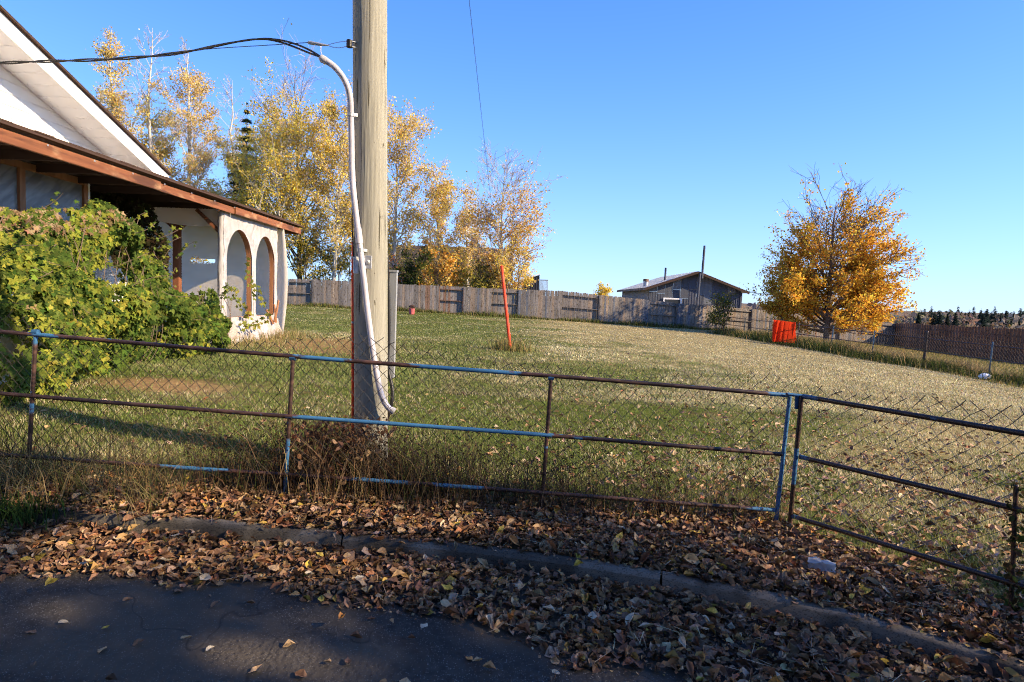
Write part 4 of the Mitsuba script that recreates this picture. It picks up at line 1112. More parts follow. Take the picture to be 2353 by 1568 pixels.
for k, (x, y, H) in enumerate([(-13, -8, 11), (-9, -9.5, 13), (-4.5, -8.5, 12), (0.5, -9, 13), (5, -9.5, 12), (9, -10.5, 14), (-17, -5, 12)]):
    spruce(x, y, H, 3.2, ['first', 'second', 'third', 'fourth', 'fifth', 'sixth', 'seventh'][k] + ' tall dark spruce of the row across the street behind the viewpoint', 300 + k, 4000, 'spruces across the street', None, 0.6, -0.3)

# ------------------------------------------------------------------ far woods and ridge
rf = np.random.default_rng(91)
def ridge_z(x, y):
    return 0
hx = np.linspace(-700, 1500, 160); hy = np.linspace(620, 1500, 24)
HX, HY = np.meshgrid(hx, hy, indexing='ij')
rise = np.clip((HY - 620) / 330, 0, 1); rise = rise * rise * (3 - 2 * rise)
HZ = -14 + rise * (21 - 4 * np.clip(HX / 700, -1, 1) + 3 * np.sin(HX / 130) + 5 * meshkit.fbm(np.stack([HX / 60, HY / 60, HX * 0], -1), 3))
scene['far_wood_mat'] = two({'type': 'diffuse', 'reflectance': proc(lambda p, n, uv: mix((0.14, 0.115, 0.095), (0.21, 0.165, 0.12), fbm(p.x * 0.08, p.y * 0.08, p.z * 0.2, 4)))})
labels['hills'] = {'label': 'low wooded ridge brown with bare trees along the horizon', 'kind': 'structure', 'category': 'hills'}
put('hills', (np.stack([HX.ravel(), HY.ravel(), HZ.ravel()], 1), grid(len(hx), len(hy))), 'far_wood_mat', smooth=True)
nt, per = 1500, 40
ty = 1 / (1 / 130 + rf.uniform(size=nt) * (1 / 900 - 1 / 130)); tx_ = ty * np.where(rf.uniform(size=nt) < 0.8, rf.uniform(0.34, 1.0, nt), rf.uniform(-0.75, 0.34, nt))
tg = np.where(ty > 620, -14 + np.clip((ty - 620) / 330, 0, 1) ** 2 * 20, np.clip(-4.8 - (ty - 130) * 0.012, -9, -2))
th_ = (3.4 + 4.2 * rf.uniform(size=nt) ** 1.5 + 0.004 * ty) * np.where(tx_ / ty > 0.36, 1.0, 0.5)
tr_ = th_ * rf.uniform(0.22, 0.40, nt)
tc = palette(nt, [(0.21, 0.165, 0.135), (0.25, 0.18, 0.12), (0.42, 0.24, 0.07), (0.19, 0.165, 0.15), (0.11, 0.12, 0.07), (0.30, 0.255, 0.22), (0.40, 0.29, 0.10)], 0.12, [5, 3, 1.2, 4, 1.5, 2, 0.8], rf)
k = np.repeat(np.arange(nt), per); n = len(k)
o = unit(n, rf) * rf.uniform(0.2, 1, (n, 1)) ** 0.5
pos = np.stack([tx_[k] + o[:, 0] * tr_[k], ty[k] + o[:, 1] * tr_[k], tg[k] + th_[k] * (0.55 + 0.45 * o[:, 2])], 1)
col = tc[k] * rf.uniform(0.85, 1.15, (n, 1))
m = scatter(LQ * [0.8, 1, 1], LQF, pos, frames(n, unit(n, rf), rf.uniform(0, 6.28, n)), np.maximum(0.0034 * ty[k], tr_[k] * 0.5) * rf.uniform(0.6, 1.3, n), col)
fw = thing('far_woods', 'distant autumn woods of bare brown and rusty trees', 'woods', kind='stuff')
put(fw, m[:2], 'leaf_mat', color=m[2])
spr = [(2112, 717), (2125, 712), (2141, 708), (2157, 716), (2183, 712), (2202, 707), (2228, 716), (2238, 706), (2255, 712), (2270, 715), (2286, 708), (2312, 716), (2330, 720), (2345, 710), (2365, 712), (2095, 722), (1757, 702), (1772, 712), (1742, 712), (2300, 722), (2218, 722), (2148, 719), (2262, 720), (2322, 722), (2352, 716), (2192, 720), (2278, 719)]
spr += [(rf.uniform(2105, 2353), rf.uniform(712, 728)) for _ in range(26)]
for k, (px, py) in enumerate(spr):
    y = 150 + rf.uniform(-20, 90); d = ray(px, py); x = d[0] / d[1] * y
    zt_ = at(px, py - 3, y)[2]; zb = -5.0
    spruce(x, y, zt_ - zb, (zt_ - zb) * rf.uniform(0.17, 0.36), ('small dark spruce right of the shed in the distance' if px < 1900 else 'tall dark spruce standing out of the distant woods at right' if py < 713 else 'small dark spruce sunk in the distant woods at right'), 200 + k, 1500, 'distant spruces right of the shed' if px < 1900 else 'tall distant spruces' if py < 713 else 'low distant spruces', [(0.032, 0.050, 0.040), (0.044, 0.062, 0.050)], 0.75, zb)

# ------------------------------------------------------------------ grey shed behind the fence
sh = thing('metal_shed', 'low gabled shed of grey blue panels behind the board fence', 'shed')
gy0 = 47.0
aL, aR, ap = at(1482, 664, gy0), at(1722, 674, gy0), at(1604, 626, gy0)
len_ = 12.5
wl, wr = aL[0] + 0.45, at(1709, 690, gy0)[0]
zg = -1.0
def roofz(x): return np.interp(x, [aL[0], ap[0], aR[0]], [aL[2], ap[2], aR[2]])
scene['shed_blue'] = principled((0.075, 0.085, 0.115), 0.7); scene['shed_wall'] = principled((0.21, 0.21, 0.205), 0.8)
def shed_mat(name, c):
    scene[name] = principled(proc(lambda p, n, uv: mi.Color3f(*c) * (0.65 + 0.7 * fbm(p.x * 9, p.y, p.z * 0.8, 3))), 0.75, 0.3)
shed_mat('shed_mid', (0.075, 0.084, 0.105)); shed_mat('shed_pale', (0.145, 0.155, 0.175))
rsd = np.random.default_rng(8)
x = wl; k = 0
while x < wr - 0.05:
    w = min(0.61, wr - x)
    def zr(a): return roofz(a) - 0.06
    zsplit = at(1600, [668, 676, 700, 672, 690][k % 5], gy0)[2] + rsd.normal(0, 0.1)
    for a, b, mtl in ((zg, zsplit, ['shed_mid', 'shed_mid', 'shed_blue'][k % 3]), (zsplit + 0.012, None, ['shed_pale', 'shed_blue', 'shed_mid', 'shed_pale', 'shed_mid', 'shed_blue', 'shed_pale'][k % 7])):
        yo = rsd.uniform(0, 0.015)
        za, zb2 = (b, b) if b is not None else (zr(x + 0.006), zr(x + w - 0.006))
        poly = np.array([(x + 0.006, a), (x + w - 0.006, a), (x + w - 0.006, zb2)] + ([(ap[0], zr(ap[0]))] if b is None and x < ap[0] < x + w else []) + [(x + 0.006, za)])
        if zb2 <= a + 0.02 or za <= a + 0.02: continue
        from shapely.geometry import Polygon
        m = trimesh.creation.extrude_polygon(Polygon(poly), 0.03, engine='earcut')
        v = np.array(m.vertices); v = np.stack([v[:, 0], gy0 - v[:, 2] - yo + 0.55, v[:, 1]], 1)
        obj('wall_panel', (v, np.array(m.faces)), mtl, sh)
    for q in range(3):
        xx_ = x + w * (q + 0.5) / 3
        obj('batten', box([xx_ - 0.012, gy0 + 0.49, zg], [xx_ + 0.012, gy0 + 0.515, min(zsplit, roofz(xx_) - 0.1)]), 'shed_blue', sh)
    x += w; k += 1
obj('side_wall', box([wl - 0.04, gy0 + 0.6, zg], [wl + 0.02, gy0 + len_ - 0.4, aL[2] + 0.02]), 'shed_wall', sh)
obj('side_wall', box([wr - 0.02, gy0 + 0.6, zg], [wr + 0.04, gy0 + len_ - 0.4, aR[2] + 0.02]), 'shed_mid', sh)
for (e, nm) in ((aL, 'l'), (aR, 'r')):
    v = []
    for yy_ in (gy0, gy0 + len_):
        v += [[e[0], yy_, e[2]], [ap[0], yy_, ap[2]], [ap[0], yy_, ap[2] + 0.07], [e[0], yy_, e[2] + 0.07]]
    m = trimesh.convex.convex_hull(np.array(v))
    rf_ = obj('roof_sheet', (np.array(m.vertices), np.array(m.faces)), 'metal_roof', sh)
    for q in range(1, 16):
        yq = gy0 + len_ * q / 16
        obj('rib', beam([e[0], yq, e[2] + 0.085], [ap[0], yq, ap[2] + 0.085], 0.04, 0.03), 'metal_roof', rf_)
    obj('barge_board', beam([e[0], gy0 - 0.03, e[2] - 0.01], [ap[0], gy0 - 0.03, ap[2] - 0.01], 0.04, 0.19), 'dark_wood', sh)
obj('eave_fascia', beam([aL[0] - 0.02, gy0, aL[2]], [aL[0] - 0.02, gy0 + len_, aL[2]], 0.04, 0.18), 'board_tan', sh)
obj('corner_post', box([wr - 0.1, gy0 + 0.44, zg], [wr + 0.03, gy0 + 0.5, aR[2]]), 'shed_blue', sh)
for (px, p0, p1, dd) in ((1617, 565, 640, gy0 - 0.05), (1529, 616, 655, gy0 + 2.2)):
    a, b = at(px + (2 if px > 1600 else 1), p0, dd), at(px - (4 if px > 1600 else 2), p1, dd)
    if px > 1600: b = np.array([b[0], b[1], b[2]])
    obj('stove_pipe', tube([a, b], 0.085 if px > 1600 else 0.08, 10), 'shed_mid', sh, smooth=40)
a = at(1609, 628, gy0 - 0.1)
obj('stay_post', tube([a, [a[0] - 0.1, a[1] + 0.35, zg]], 0.08, 8), 'shed_blue', sh, smooth=40)
a = at(1484, 652, gy0 + 2.5)
vc = obj('roof_vent', tube([a - [0, 0, .25], a + [0, 0, .12], a + [0, 0, .14]], [0.2, 0.2, 0.2], 12), 'galvanised', sh, smooth=40)
obj('cap', tube([a + [0, 0, .16], a + [0, 0, .36]], [0.24, 0.22], 12), 'board_rust', vc, smooth=40)
c = at(1545, 688, gy0 + 0.45)
wn = obj('window', box(c + [-0.60, -0.04, -0.75], c + [0.60, 0.02, -0.02]), 'glass_dark', sh)
obj('frame', box(c + [-0.72, -0.07, -0.02], c + [0.72, 0.0, 0.10]), 'white_trim', wn)
obj('frame', box(c + [-0.72, -0.07, -0.8], c + [-0.61, 0.0, -0.025]), 'white_trim', wn)
obj('frame', box(c + [0.61, -0.07, -0.8], c + [0.72, 0.0, -0.025]), 'white_trim', wn)

# ------------------------------------------------------------------ houses behind the trees
nh = thing('brown_house', 'brown roofed house half hidden behind the poplars', 'house')
yh = 62.0
a, b = at(880, 568, yh + 5), at(1165, 566, yh + 5)
e0, e1 = at(865, 628, yh), at(1178, 630, yh)
zr_ = (a[2] + b[2]) / 2; ze = (e0[2] + e1[2]) / 2; x0, x1 = e0[0], e1[0]
obj('wall', box([x0 + 0.5, yh + 0.6, -1], [x1 - 0.5, yh + 9.4, ze]), 'board_rust', nh)
v = np.array([[x0, yh, ze], [x1, yh, ze], [x1, yh + 5, zr_], [x0, yh + 5, zr_], [x0, yh, ze - 0.2], [x1, yh, ze - 0.2], [x1, yh + 10, ze], [x0, yh + 10, ze], [x1, yh + 10, ze - .2], [x0, yh + 10, ze - .2]])
m = trimesh.convex.convex_hull(v)
obj('roof', (np.array(m.vertices), np.array(m.faces)), 'dark_roof', nh)
for px in (935, 1065):
    c = at(px, 652, yh + 0.55)
    w_ = obj('window', box(c + [-0.6, -0.05, -0.6], c + [0.6, 0.04, 0.6]), 'white_trim', nh)
    obj('pane', box(c + [-0.5, -0.06, -0.5], c + [0.5, 0.0, 0.5]), 'glass_dark', w_)
dh = thing('black_outbuilding', 'black sided building with slanted roof and deck at the row end', 'house')
yo = 60.0
a, b, c, d = at(1200, 645, yo), at(1240, 632, yo), at(1240, 690, yo), at(1200, 690, yo)
v = np.vstack([[p, p + [0, 6, 0]] for p in (a, b, c, d)])
m = trimesh.convex.convex_hull(v)
obj('wall', (np.array(m.vertices), np.array(m.faces)), 'black_rubber', dh)
for q in range(7):
    t = (q + 0.5) / 7; p = d + (c - d) * t
    obj('batten', box(p + [-0.02, -0.03, 0], [p[0] + 0.02, p[1] - 0.001, a[2] + (b[2] - a[2]) * t - 0.05]), 'shed_blue', dh)
obj('roof_edge', beam(a + [-0.4, -0.1, -0.02], b + [0.05, -0.1, 0.09], 0.3, 0.10), 'white_trim', dh)
dk = at(1240, 668, yo); dk1 = at(1258, 668, yo)
obj('deck_floor', box(dk + [0.02, 0.2, -0.12], dk1 + [0, 2.5, 0.0]), 'board_grey', dh)
obj('deck_post', box(dk1 + [-0.12, 0.2, -2.5], dk1 + [0, 0.32, -0.13]), 'board_grey', dh)
zt_ = at(1250, 643, yo)[2]
obj('handrail', box([dk[0] + 0.02, yo + 0.18, zt_ - 0.07], [dk1[0] + 0.03, yo + 0.3, zt_]), 'board_grey', dh)
for q in range(7):
    x_ = dk[0] + 0.06 + (dk1[0] - dk[0] - 0.08) * q / 6
    obj('baluster', box([x_ - 0.025, yo + 0.2, dk[2] + 0.001], [x_ + 0.025, yo + 0.26, zt_ - 0.071]), 'board_grey', dh)

# ------------------------------------------------------------------ white house and its porch
XW, XE = -8.7, -6.05                       # gable wall, porch eave
wh = thing('white_house', 'white sided house with a steep gable roof at left', 'house')
XR = XW + 0.68                               # outer face of the rake
r1 = at(385, 402, XR / ray(385, 402)[0] * ray(385, 402)[1]); r0 = at(0, 28, XR / ray(0, 28)[0] * ray(0, 28)[1])
sl = (r1[2] - r0[2]) / (r1[1] - r0[1])
def rk(y): return r1[2] + sl * (y - r1[1])   # top of the rake at depth y
Y_END = r1[1]; Y_RIDGE = 5.2
obj('rake_fascia', cat([beam([XR, Y_RIDGE, rk(Y_RIDGE) - 0.13], [XR, Y_END, rk(Y_END) - 0.13], 0.03, 0.25)]), 'white_trim', wh)
obj('drip_edge', beam([XR + 0.03, Y_RIDGE, rk(Y_RIDGE) + 0.012], [XR + 0.03, Y_END + 0.03, rk(Y_END) + 0.012], 0.09, 0.022), 'shingle_mat', wh)
obj('roof', beam([XR - 3.0, Y_RIDGE, rk(Y_RIDGE) + 0.045], [XR - 3.0, Y_END + 0.04, rk(Y_END) + 0.045], 6.1, 0.04), 'shingle_mat', wh)
obj('roof', beam([XR - 3.0, Y_RIDGE - 9.3, rk(Y_END) + 0.045], [XR - 3.0, Y_RIDGE, rk(Y_RIDGE) + 0.045], 6.1, 0.04), 'shingle_mat', wh)
obj('rake_fascia', beam([XR, Y_RIDGE - 9.3, rk(Y_END) - 0.13], [XR, Y_RIDGE, rk(Y_RIDGE) - 0.13], 0.03, 0.25), 'white_trim', wh)
# soffit panels, each with a groove beside it
yq = Y_RIDGE; pw = 0.30
while yq < Y_END - 0.02:
    y1 = min(yq + pw, Y_END - 0.02)
    obj('soffit_panel', beam([(XR + XW) / 2 - 0.01, yq + 0.004, rk(yq) - 0.235 + sl * 0.004], [(XR + XW) / 2 - 0.01, y1 - 0.004, rk(y1) - 0.235 - sl * 0.004], XR - XW - 0.03, 0.012), 'soffit_white', wh)
    yq = y1
obj('soffit_backing', beam([(XR + XW) / 2, Y_RIDGE, rk(Y_RIDGE) - 0.20], [(XR + XW) / 2, Y_END - 0.03, rk(Y_END) - 0.20], XR - XW - 0.04, 0.02), 'soffit_white', wh)
obj('gutter', tube([[XR - 0.02, Y_END + 0.05, rk(Y_END) - 0.12], [XR - 5.5, Y_END + 0.05, rk(Y_END) - 0.12]], 0.055, 8), 'white_trim', wh, smooth=40)
# lapped siding up the gable
z = 0.2; Y_W = Y_END - 0.55; ridge_z_ = rk(Y_RIDGE)
obj('wall', box([XW - 6, Y_RIDGE - 8.5, 0.1], [XW - 0.012, Y_W, rk(Y_END) - 0.15]), 'white_siding', wh)
while z < ridge_z_ - 0.3:
    z1 = z + 0.2
    ymax = min(Y_W, Y_END + (z1 + 0.22 - rk(Y_END)) / sl) if z1 + 0.22 > rk(Y_END) else Y_W
    if ymax < Y_RIDGE + 0.1: break
    v = np.array([[XW - 0.01, 1.0, z], [XW + 0.022, 1.0, z], [XW + 0.004, 1.0, z1], [XW - 0.01, 1.0, z1], [XW - 0.01, ymax, z], [XW + 0.022, ymax, z], [XW + 0.004, ymax, z1], [XW - 0.01, ymax, z1]])
    # trim the upper corner along the rake
    if z + 0.22 > rk(Y_END) - 0.01:
        dy = -0.2 / sl * 1.0
        v[4:6, 1] += min(dy, 0.6)
    m = trimesh.convex.convex_hull(v)
    if z > 3.0 or True:
        obj('siding_board', (np.array(m.vertices), np.array(m.faces)), 'white_siding', wh)
    z = z1
obj('corner_trim', box([XW - 0.1, Y_W + 0.002, 0.1], [XW + 0.03, Y_W + 0.06, rk(Y_END) - 0.25]), 'white_trim', wh)

po = thing('porch', 'lean to porch with stained fascia and plastic wrapped arches', 'porch')
ZE = (at(0, 340, XE / ray(0, 340)[0] * ray(0, 340)[1])[2] + at(690, 533, XE / ray(690, 533)[0] * ray(690, 533)[1])[2]) / 2
YP0, YP1 = 2.0, XE / ray(690, 530)[0] * ray(690, 530)[1]
zf0 = lambda y: ZE + 0.02
FD = 0.155
cuts = [YP0, XE / ray(368, 440)[0] * ray(368, 440)[1], XE / ray(540, 480)[0] * ray(540, 480)[1], YP1]
for i in range(3):
    a, b = cuts[i] + 0.008, cuts[i + 1] - 0.008
    obj('fascia_board', bevel_box([XE - 0.02 - 0.012 * (i == 1), a, ZE], [XE + 0.022 - 0.03 * (i == 1), b, ZE + FD - 0.02 * (i == 1)], 0.005), 'fascia_mat', po)
obj('fascia_board', bevel_box([-9.6, YP1 - 0.03, ZE], [XE - 0.025, YP1, ZE + FD], 0.005), 'fascia_mat', po)
obj('roof', cat([beam([(XE + XW) / 2 + 0.02, YP0, ZE + FD + 0.06], [(XE + XW) / 2 + 0.02, YP1 + 0.1, ZE + FD + 0.06], XE - XW + 0.1, 0.03)]), 'dark_wood', po)
obj('roof_end', beam([(XE - 9.6) / 2, Y_W + 0.1, ZE + FD + 0.065], [(XE - 9.6) / 2, YP1 + 0.08, ZE + FD + 0.065], XE + 9.6, 0.02), 'dark_wood', po)
y = YP0; rsh = np.random.default_rng(77); i = 0
while y < YP1:
    w = rsh.uniform(0.26, 0.34)
    obj('shingle', bevel_box([XE - 0.30, y + 0.004, ZE + FD + 0.078 + 0.004 * (i % 2)], [XE + 0.055 + rsh.uniform(-0.012, 0.012), min(y + w, YP1 + 0.1) - 0.004, ZE + FD + 0.098 + 0.006 * (i % 2)], 0.003), 'shingle_mat', po)
    y += w; i += 1
for i in range(34):
    y = YP0 + 0.25 + i * (YP1 - YP0 - 0.4) / 34
    obj('rafter', box([XW + 0.03, y, ZE + 0.03], [XE - 0.05, y + 0.04, ZE + FD]), 'dark_wood', po) if i % 2 == 0 else obj('screw', tube([[XE + 0.022, y, ZE + FD - 0.02], [XE + 0.028, y, ZE + FD - 0.02]], 0.014, 8), 'galvanised', po)
# wrapped posts and arches along the eave
yc = XE / ray(528, 640)[0] * ray(528, 640)[1]
posts_y = [yc, XE / ray(595, 640)[0] * ray(595, 640)[1], XE / ray(645, 640)[0] * ray(645, 640)[1]]
XA = XE - 0.16
def arch_panel(y0, y1, th=0.09):
    from shapely.geometry import Polygon
    g0, g1 = float(ground(XA, y0)) - 0.05, float(ground(XA, y1)) - 0.05
    outer = Polygon([(y0, g0), (y1, g1), (y1, ZE + 0.05), (y0, ZE + 0.05)])
    a, b = y0 + 0.12, y1 - 0.10; zs = ZE - 0.95; zt = ZE - 0.28; m_ = (a + b) / 2
    t = np.linspace(0, 1, 12)
    left = [(a + (m_ - a) * (1 - np.cos(q * np.pi / 2)) ** 0.9, zs + (zt - zs) * np.sin(q * np.pi / 2)) for q in t]
    right = [(b - (b - m_) * (1 - np.cos(q * np.pi / 2)) ** 0.9, zs + (zt - zs) * np.sin(q * np.pi / 2)) for q in t[::-1]]
    zb = max(g0, g1) + 0.62
    hole = Polygon([(a, zb)] + left + right[1:] + [(b, zb)])
    shell = outer.difference(hole)
    m = trimesh.creation.extrude_polygon(shell, th, engine='earcut')
    v = np.array(m.vertices); return (np.stack([XA + v[:, 2] - th, v[:, 0], v[:, 1]], 1), np.array(m.faces)[:, ::-1]), hole
for i in range(2):
    m, hole = arch_panel(posts_y[i], posts_y[i + 1])
    k = obj('arch_frame', m, 'arch_wood', po)
    # the plastic sheeting stretched over its outside, pulled in around the opening
    hc = np.array(hole.exterior.coords)
    outer = np.array([(posts_y[i] - 0.04, float(ground(XA, posts_y[i]))), (posts_y[i + 1] + 0.04, float(ground(XA, posts_y[i + 1])))])
    from shapely.geometry import Polygon
    ctr = hc[:-1].mean(0)
    N = 120; rings = 7
    ang = np.linspace(0, 2 * np.pi, N, endpoint=False)
    from shapely.geometry import LineString, box as sbox
    ob = Polygon([(outer[0, 0], outer[0, 1]), (outer[1, 0], outer[1, 1]), (outer[1, 0], ZE + 0.03), (outer[0, 0], ZE + 0.03)])
    ri, ro = [], []
    for q in ang:
        ln_ = LineString([ctr, ctr + 6 * np.array([math.cos(q), math.sin(q)])])
        p_i = np.array(ln_.intersection(hole).coords[-1]); p_o = np.array(ln_.intersection(ob).coords[-1])
        ri.append(p_i); ro.append(p_o)
    ri, ro = np.array(ri), np.array(ro); vv = []
    for j in range(rings + 1):
        t = j / rings
        pyz = ri + (ro - ri) * t
        rip = 0.035 + 0.05 * (meshkit.fbm(np.stack([pyz[:, 0] * 9, pyz[:, 1] * 4, pyz[:, 0] * 0 + i * 9], -1), 3) - 0.3) * (0.3 + t)
        vv.append(np.stack([XA + rip, pyz[:, 0], pyz[:, 1]], 1))
    vv = np.vstack(vv); ff = []
    for j in range(rings):
        for q in range(N):
            a, b = j * N + q, j * N + (q + 1) % N
            ff += [(a, b, b + N), (a, b + N, a + N)]
    obj('plastic_wrap', (vv, np.array(ff)), 'plastic_bright', po, smooth=True)
for i, y in enumerate(posts_y):
    g = float(ground(XA, y))
    def pw_(u, v, y=y, g=g, i=i):
        a = u * 2 * np.pi
        rr_ = 0.068 + 0.03 * (meshkit.fbm(np.stack([np.cos(a) * 2, np.sin(a) * 2 + 9 * i, v * 7], -1), 3) - 0.4)
        return np.stack([XA - 0.02 + rr_ * np.cos(a), y + rr_ * np.sin(a), g + 0.02 + (ZE - g) * v], 1)
    obj('post', box([XA - 0.07, y - 0.045, g - 0.1], [XA + 0.02, y + 0.045, ZE + 0.04]), 'arch_wood', po)
    obj('post_wrap', sheet(pw_, 28, 60), 'plastic_bright', po, smooth=True)
# skirt of sheeting at the foot
def skirt(u, v):
    y = posts_y[0] - 0.1 + (posts_y[2] - posts_y[0] + 0.1) * u
    g = ground(np.full_like(y, XA), y)
    bl = meshkit.fbm(np.stack([y * 1.1, v * 1.5, y * 0], -1), 3)
    return np.stack([XA + 0.10 + 0.28 * v * bl + 0.05 * np.sin(y * 7 + v * 3) * v, y, g + 0.50 * (1 - v) * (0.92 + 0.16 * bl) - 0.01], 1)
obj('sheeting_skirt', sheet(skirt, 70, 14), 'plastic_bright', po, smooth=True)
# loose sheet bulging at the far corner
def bulge(u, v):
    y = posts_y[2] + 0.02 + 0.25 * np.sin(u * np.pi)
    g = float(ground(XA, posts_y[2]))
    zz_ = g + (ZE - g) * v
    return np.stack([XA - 0.12 + 0.34 * u + 0.12 * np.sin(v * 3.1) * u, y + 0 * v, zz_], 1)
obj('loose_sheet', sheet(bulge, 14, 30), 'plastic_sheet', po, smooth=True)
# far end wall of translucent sheeting, with a torn slit
yb = YP1 - 1.25
hs = at(466, 597, yb)
def back_wall():
    u = np.linspace(-10.6, XA - 0.1, 60); v = np.linspace(0.2, ZE + 0.15, 46)
    U, V = np.meshgrid(u, v, indexing='ij')
    w = 0.05 * meshkit.fbm(np.stack([U * 1.4, V * 1.2, U * 0], -1), 3)
    P_ = np.stack([U.ravel(), yb + w.ravel(), V.ravel()], 1); F = grid(60, 46)
    c = P_[F].mean(1)
    a, b = at(438, 590, yb), at(492, 606, yb)
    inside = (c[:, 0] > a[0]) & (c[:, 0] < b[0]) & (c[:, 2] < a[2] - (c[:, 0] - a[0]) * 0.10) & (c[:, 2] > b[2])
    return P_, F[~inside]
obj('end_sheeting', back_wall(), 'plastic_sheet', po, smooth=True)
# sheeting valance and dark braced post on the near end
pb = np.array([at(407, 500, 14.6)[0], 14.6])
g = float(ground(*pb))
obj('braced_post', box([pb[0] - 0.07, pb[1] - 0.07, g - 0.2], [pb[0] + 0.07, pb[1] + 0.07, ZE + 0.02]), 'post_wood', po)
ztop = at(407, 502, 14.6)[2]
for sgn in (-1, 1):
    obj('brace', beam([pb[0], pb[1], ztop - 0.30], [pb[0] + sgn * 0.45, pb[1], ztop + 0.10], 0.06, 0.09, up=(0, 1, 0)), 'post_wood', po)
obj('brace', beam([XA - 0.05, yc + 0.02, ztop - 0.45], [XA - 0.55, yc + 0.02, ztop + 0.02], 0.06, 0.09, up=(0, 1, 0)), 'post_wood', po)
def val(u, v):
    x = -9.6 + (XA - 0.02 + 9.6) * u
    zt_ = ZE + 0.10; zb_ = at(450, 500, yc)[2] - 0.05 + 0.16 * np.sin(u * 5.2 + 0.6) * u
    return np.stack([x, yc + 0.05 + 0.03 * np.sin(x * 6 + v * 3), zt_ + (zb_ - zt_) * v], 1)
obj('valance_sheet', sheet(val, 50, 10), 'plastic_sheet', po, smooth=True)
# house wall windows under the porch roof, stapled over with film
XS = -7.3
obj('screen_wall', box([XS - 0.08, 3.0, 0.1], [XS, 10.55, ZE + 0.15]), 'white_siding', po)
for (pa, pb2) in ((-160, 30), (44, 180)):
    ya, yb2 = XS / ray(pa, 450)[0] * ray(pa, 450)[1], XS / ray(pb2, 450)[0] * ray(pb2, 450)[1]
    w_ = obj('window', box([XS + 0.03, ya, 2.3], [XS + 0.06, yb2, 3.26]), 'window_film', po)
    for b_ in (([XS + 0.031, ya - 0.09, 2.3], [XS + 0.10, ya - 0.002, 3.26]), ([XS + 0.031, yb2 + 0.002, 2.3], [XS + 0.10, yb2 + 0.09, 3.26]), ([XS + 0.031, ya - 0.09, 3.262], [XS + 0.10, yb2 + 0.09, 3.36]), ([XS + 0.031, ya - 0.09, 2.2], [XS + 0.10, yb2 + 0.09, 2.298])):
        obj('frame', box(*b_), 'arch_wood', w_)
# low white skirting wall along the vine side
for i in range(5):
    y0 = 3.0 + i * 2.0
    obj('skirting_panel', bevel_box([XE - 0.30, y0 + 0.006, -0.1], [XE - 0.26, y0 + 1.994, 1.35], 0.004), 'white_siding', po)

# dead stump sticks at the porch corner
ds = thing('dead_sticks', 'dry broken sticks leaning at the far corner of the plastic arches', 'sticks')
for k, (a, b) in enumerate((((630, 740), (640, 690)), ((634, 742), (630, 700)), ((628, 745), (612, 712)), ((600, 735), (618, 760)))):
    yy_ = 15.3
    obj('stick', tube([at(a[0], a[1], yy_), at((a[0] + b[0]) / 2 + 1, (a[1] + b[1]) / 2, yy_), at(b[0], b[1], yy_)], [0.03, 0.028, 0.024], 7), 'arch_wood', ds, smooth=50)

# ------------------------------------------------------------------ hop vine
def lobed():
    n = 15; a = np.linspace(-2.5, 2.5, n) + np.pi / 2
    rr_ = np.array([0.34, 0.5, 0.30, 0.36, 0.62, 0.36, 0.44, 0.72, 0.44, 0.36, 0.62, 0.36, 0.30, 0.5, 0.34])
    v = np.stack([rr_ * np.cos(a), rr_ * np.sin(a) , -0.25 * rr_ ** 2 + 0.05 * (np.arange(n) % 2)], 1)
    v = np.vstack([[0, -0.08, 0.06], v]); f = np.array([(0, i, i + 1) for i in range(1, n)])
    return v * [1, 1, 1], f
VV, VF = lobed()
hv = thing('hop_vine', 'sprawling hop vine yellowing over the porch rail at left', 'vine')
rv = np.random.default_rng(66)
XV = -5.7
outline = [(-60, 455), (0, 462), (60, 478), (130, 497), (200, 480), (255, 490), (285, 462), (312, 480), (325, 540), (345, 585), (375, 580), (400, 600), (400, 640), (420, 660), (450, 690), (500, 650), (512, 665)]
def vine_top(y, x):
    px = W0 / 2 + FPX * (x / y)
    py = np.interp(px, [o[0] for o in outline], [o[1] for o in outline])
    hor = 690 + ROLL * (px - W0 / 2)
    return EYE + (hor - py) / FPX * y
n = 20500
y = XV / np.array([ray(p, 650)[0] / ray(p, 650)[1] for p in rv.uniform(-90, 512, n)])
bul = 0.35 + 0.35 * meshkit.fbm(np.stack([y * 1.1, y * 0, y * 0], -1), 2)
hfrac = rv.uniform(0, 1, n) ** 0.85
zg_ = ground(np.full(n, XV), y)
ztop_ = vine_top(y, XV)
hh = hfrac
z = zg_ + (ztop_ - zg_) * hh
lump = meshkit.fbm(np.stack([y * 1.6, z * 1.6, y * 0 + 2], -1), 3)
prof_ = np.sin(np.clip(hh * 0.9 + 0.1, 0, 1) * np.pi) ** 0.5
dx = (-0.15 + 1.25 * prof_ * (lump - 0.15) + 0.5 * (1 - hh) ** 2 * np.clip((9.5 - y) / 3, 0, 1))
x = XV - 0.25 + dx * 1.0 - rv.exponential(0.07, n)
gapn = meshkit.noise(np.stack([y * 2.3, z * 2.3, x * 0 + 7], -1), 2)
pxg = W0 / 2 + FPX * x / y; pyg = 690 + ROLL * (pxg - W0 / 2) - (z - EYE) / y * FPX
whitegap = ((pxg - 40) / 70) ** 2 + ((pyg - 795) / 48) ** 2 < 1
keep = (gapn > 0.25) & ~(whitegap & (rv.uniform(size=n) < 0.85))
x, y, z, hh = x[keep], y[keep], z[keep], hh[keep]
n = len(x)
pxn = W0 / 2 + FPX * x / y
deadm = (hh > 0.86) & (((pxn < 170)) | ((pxn > 185) & (pxn < 300) & (hh < 0.97))) & (rv.uniform(size=n) < 0.55)
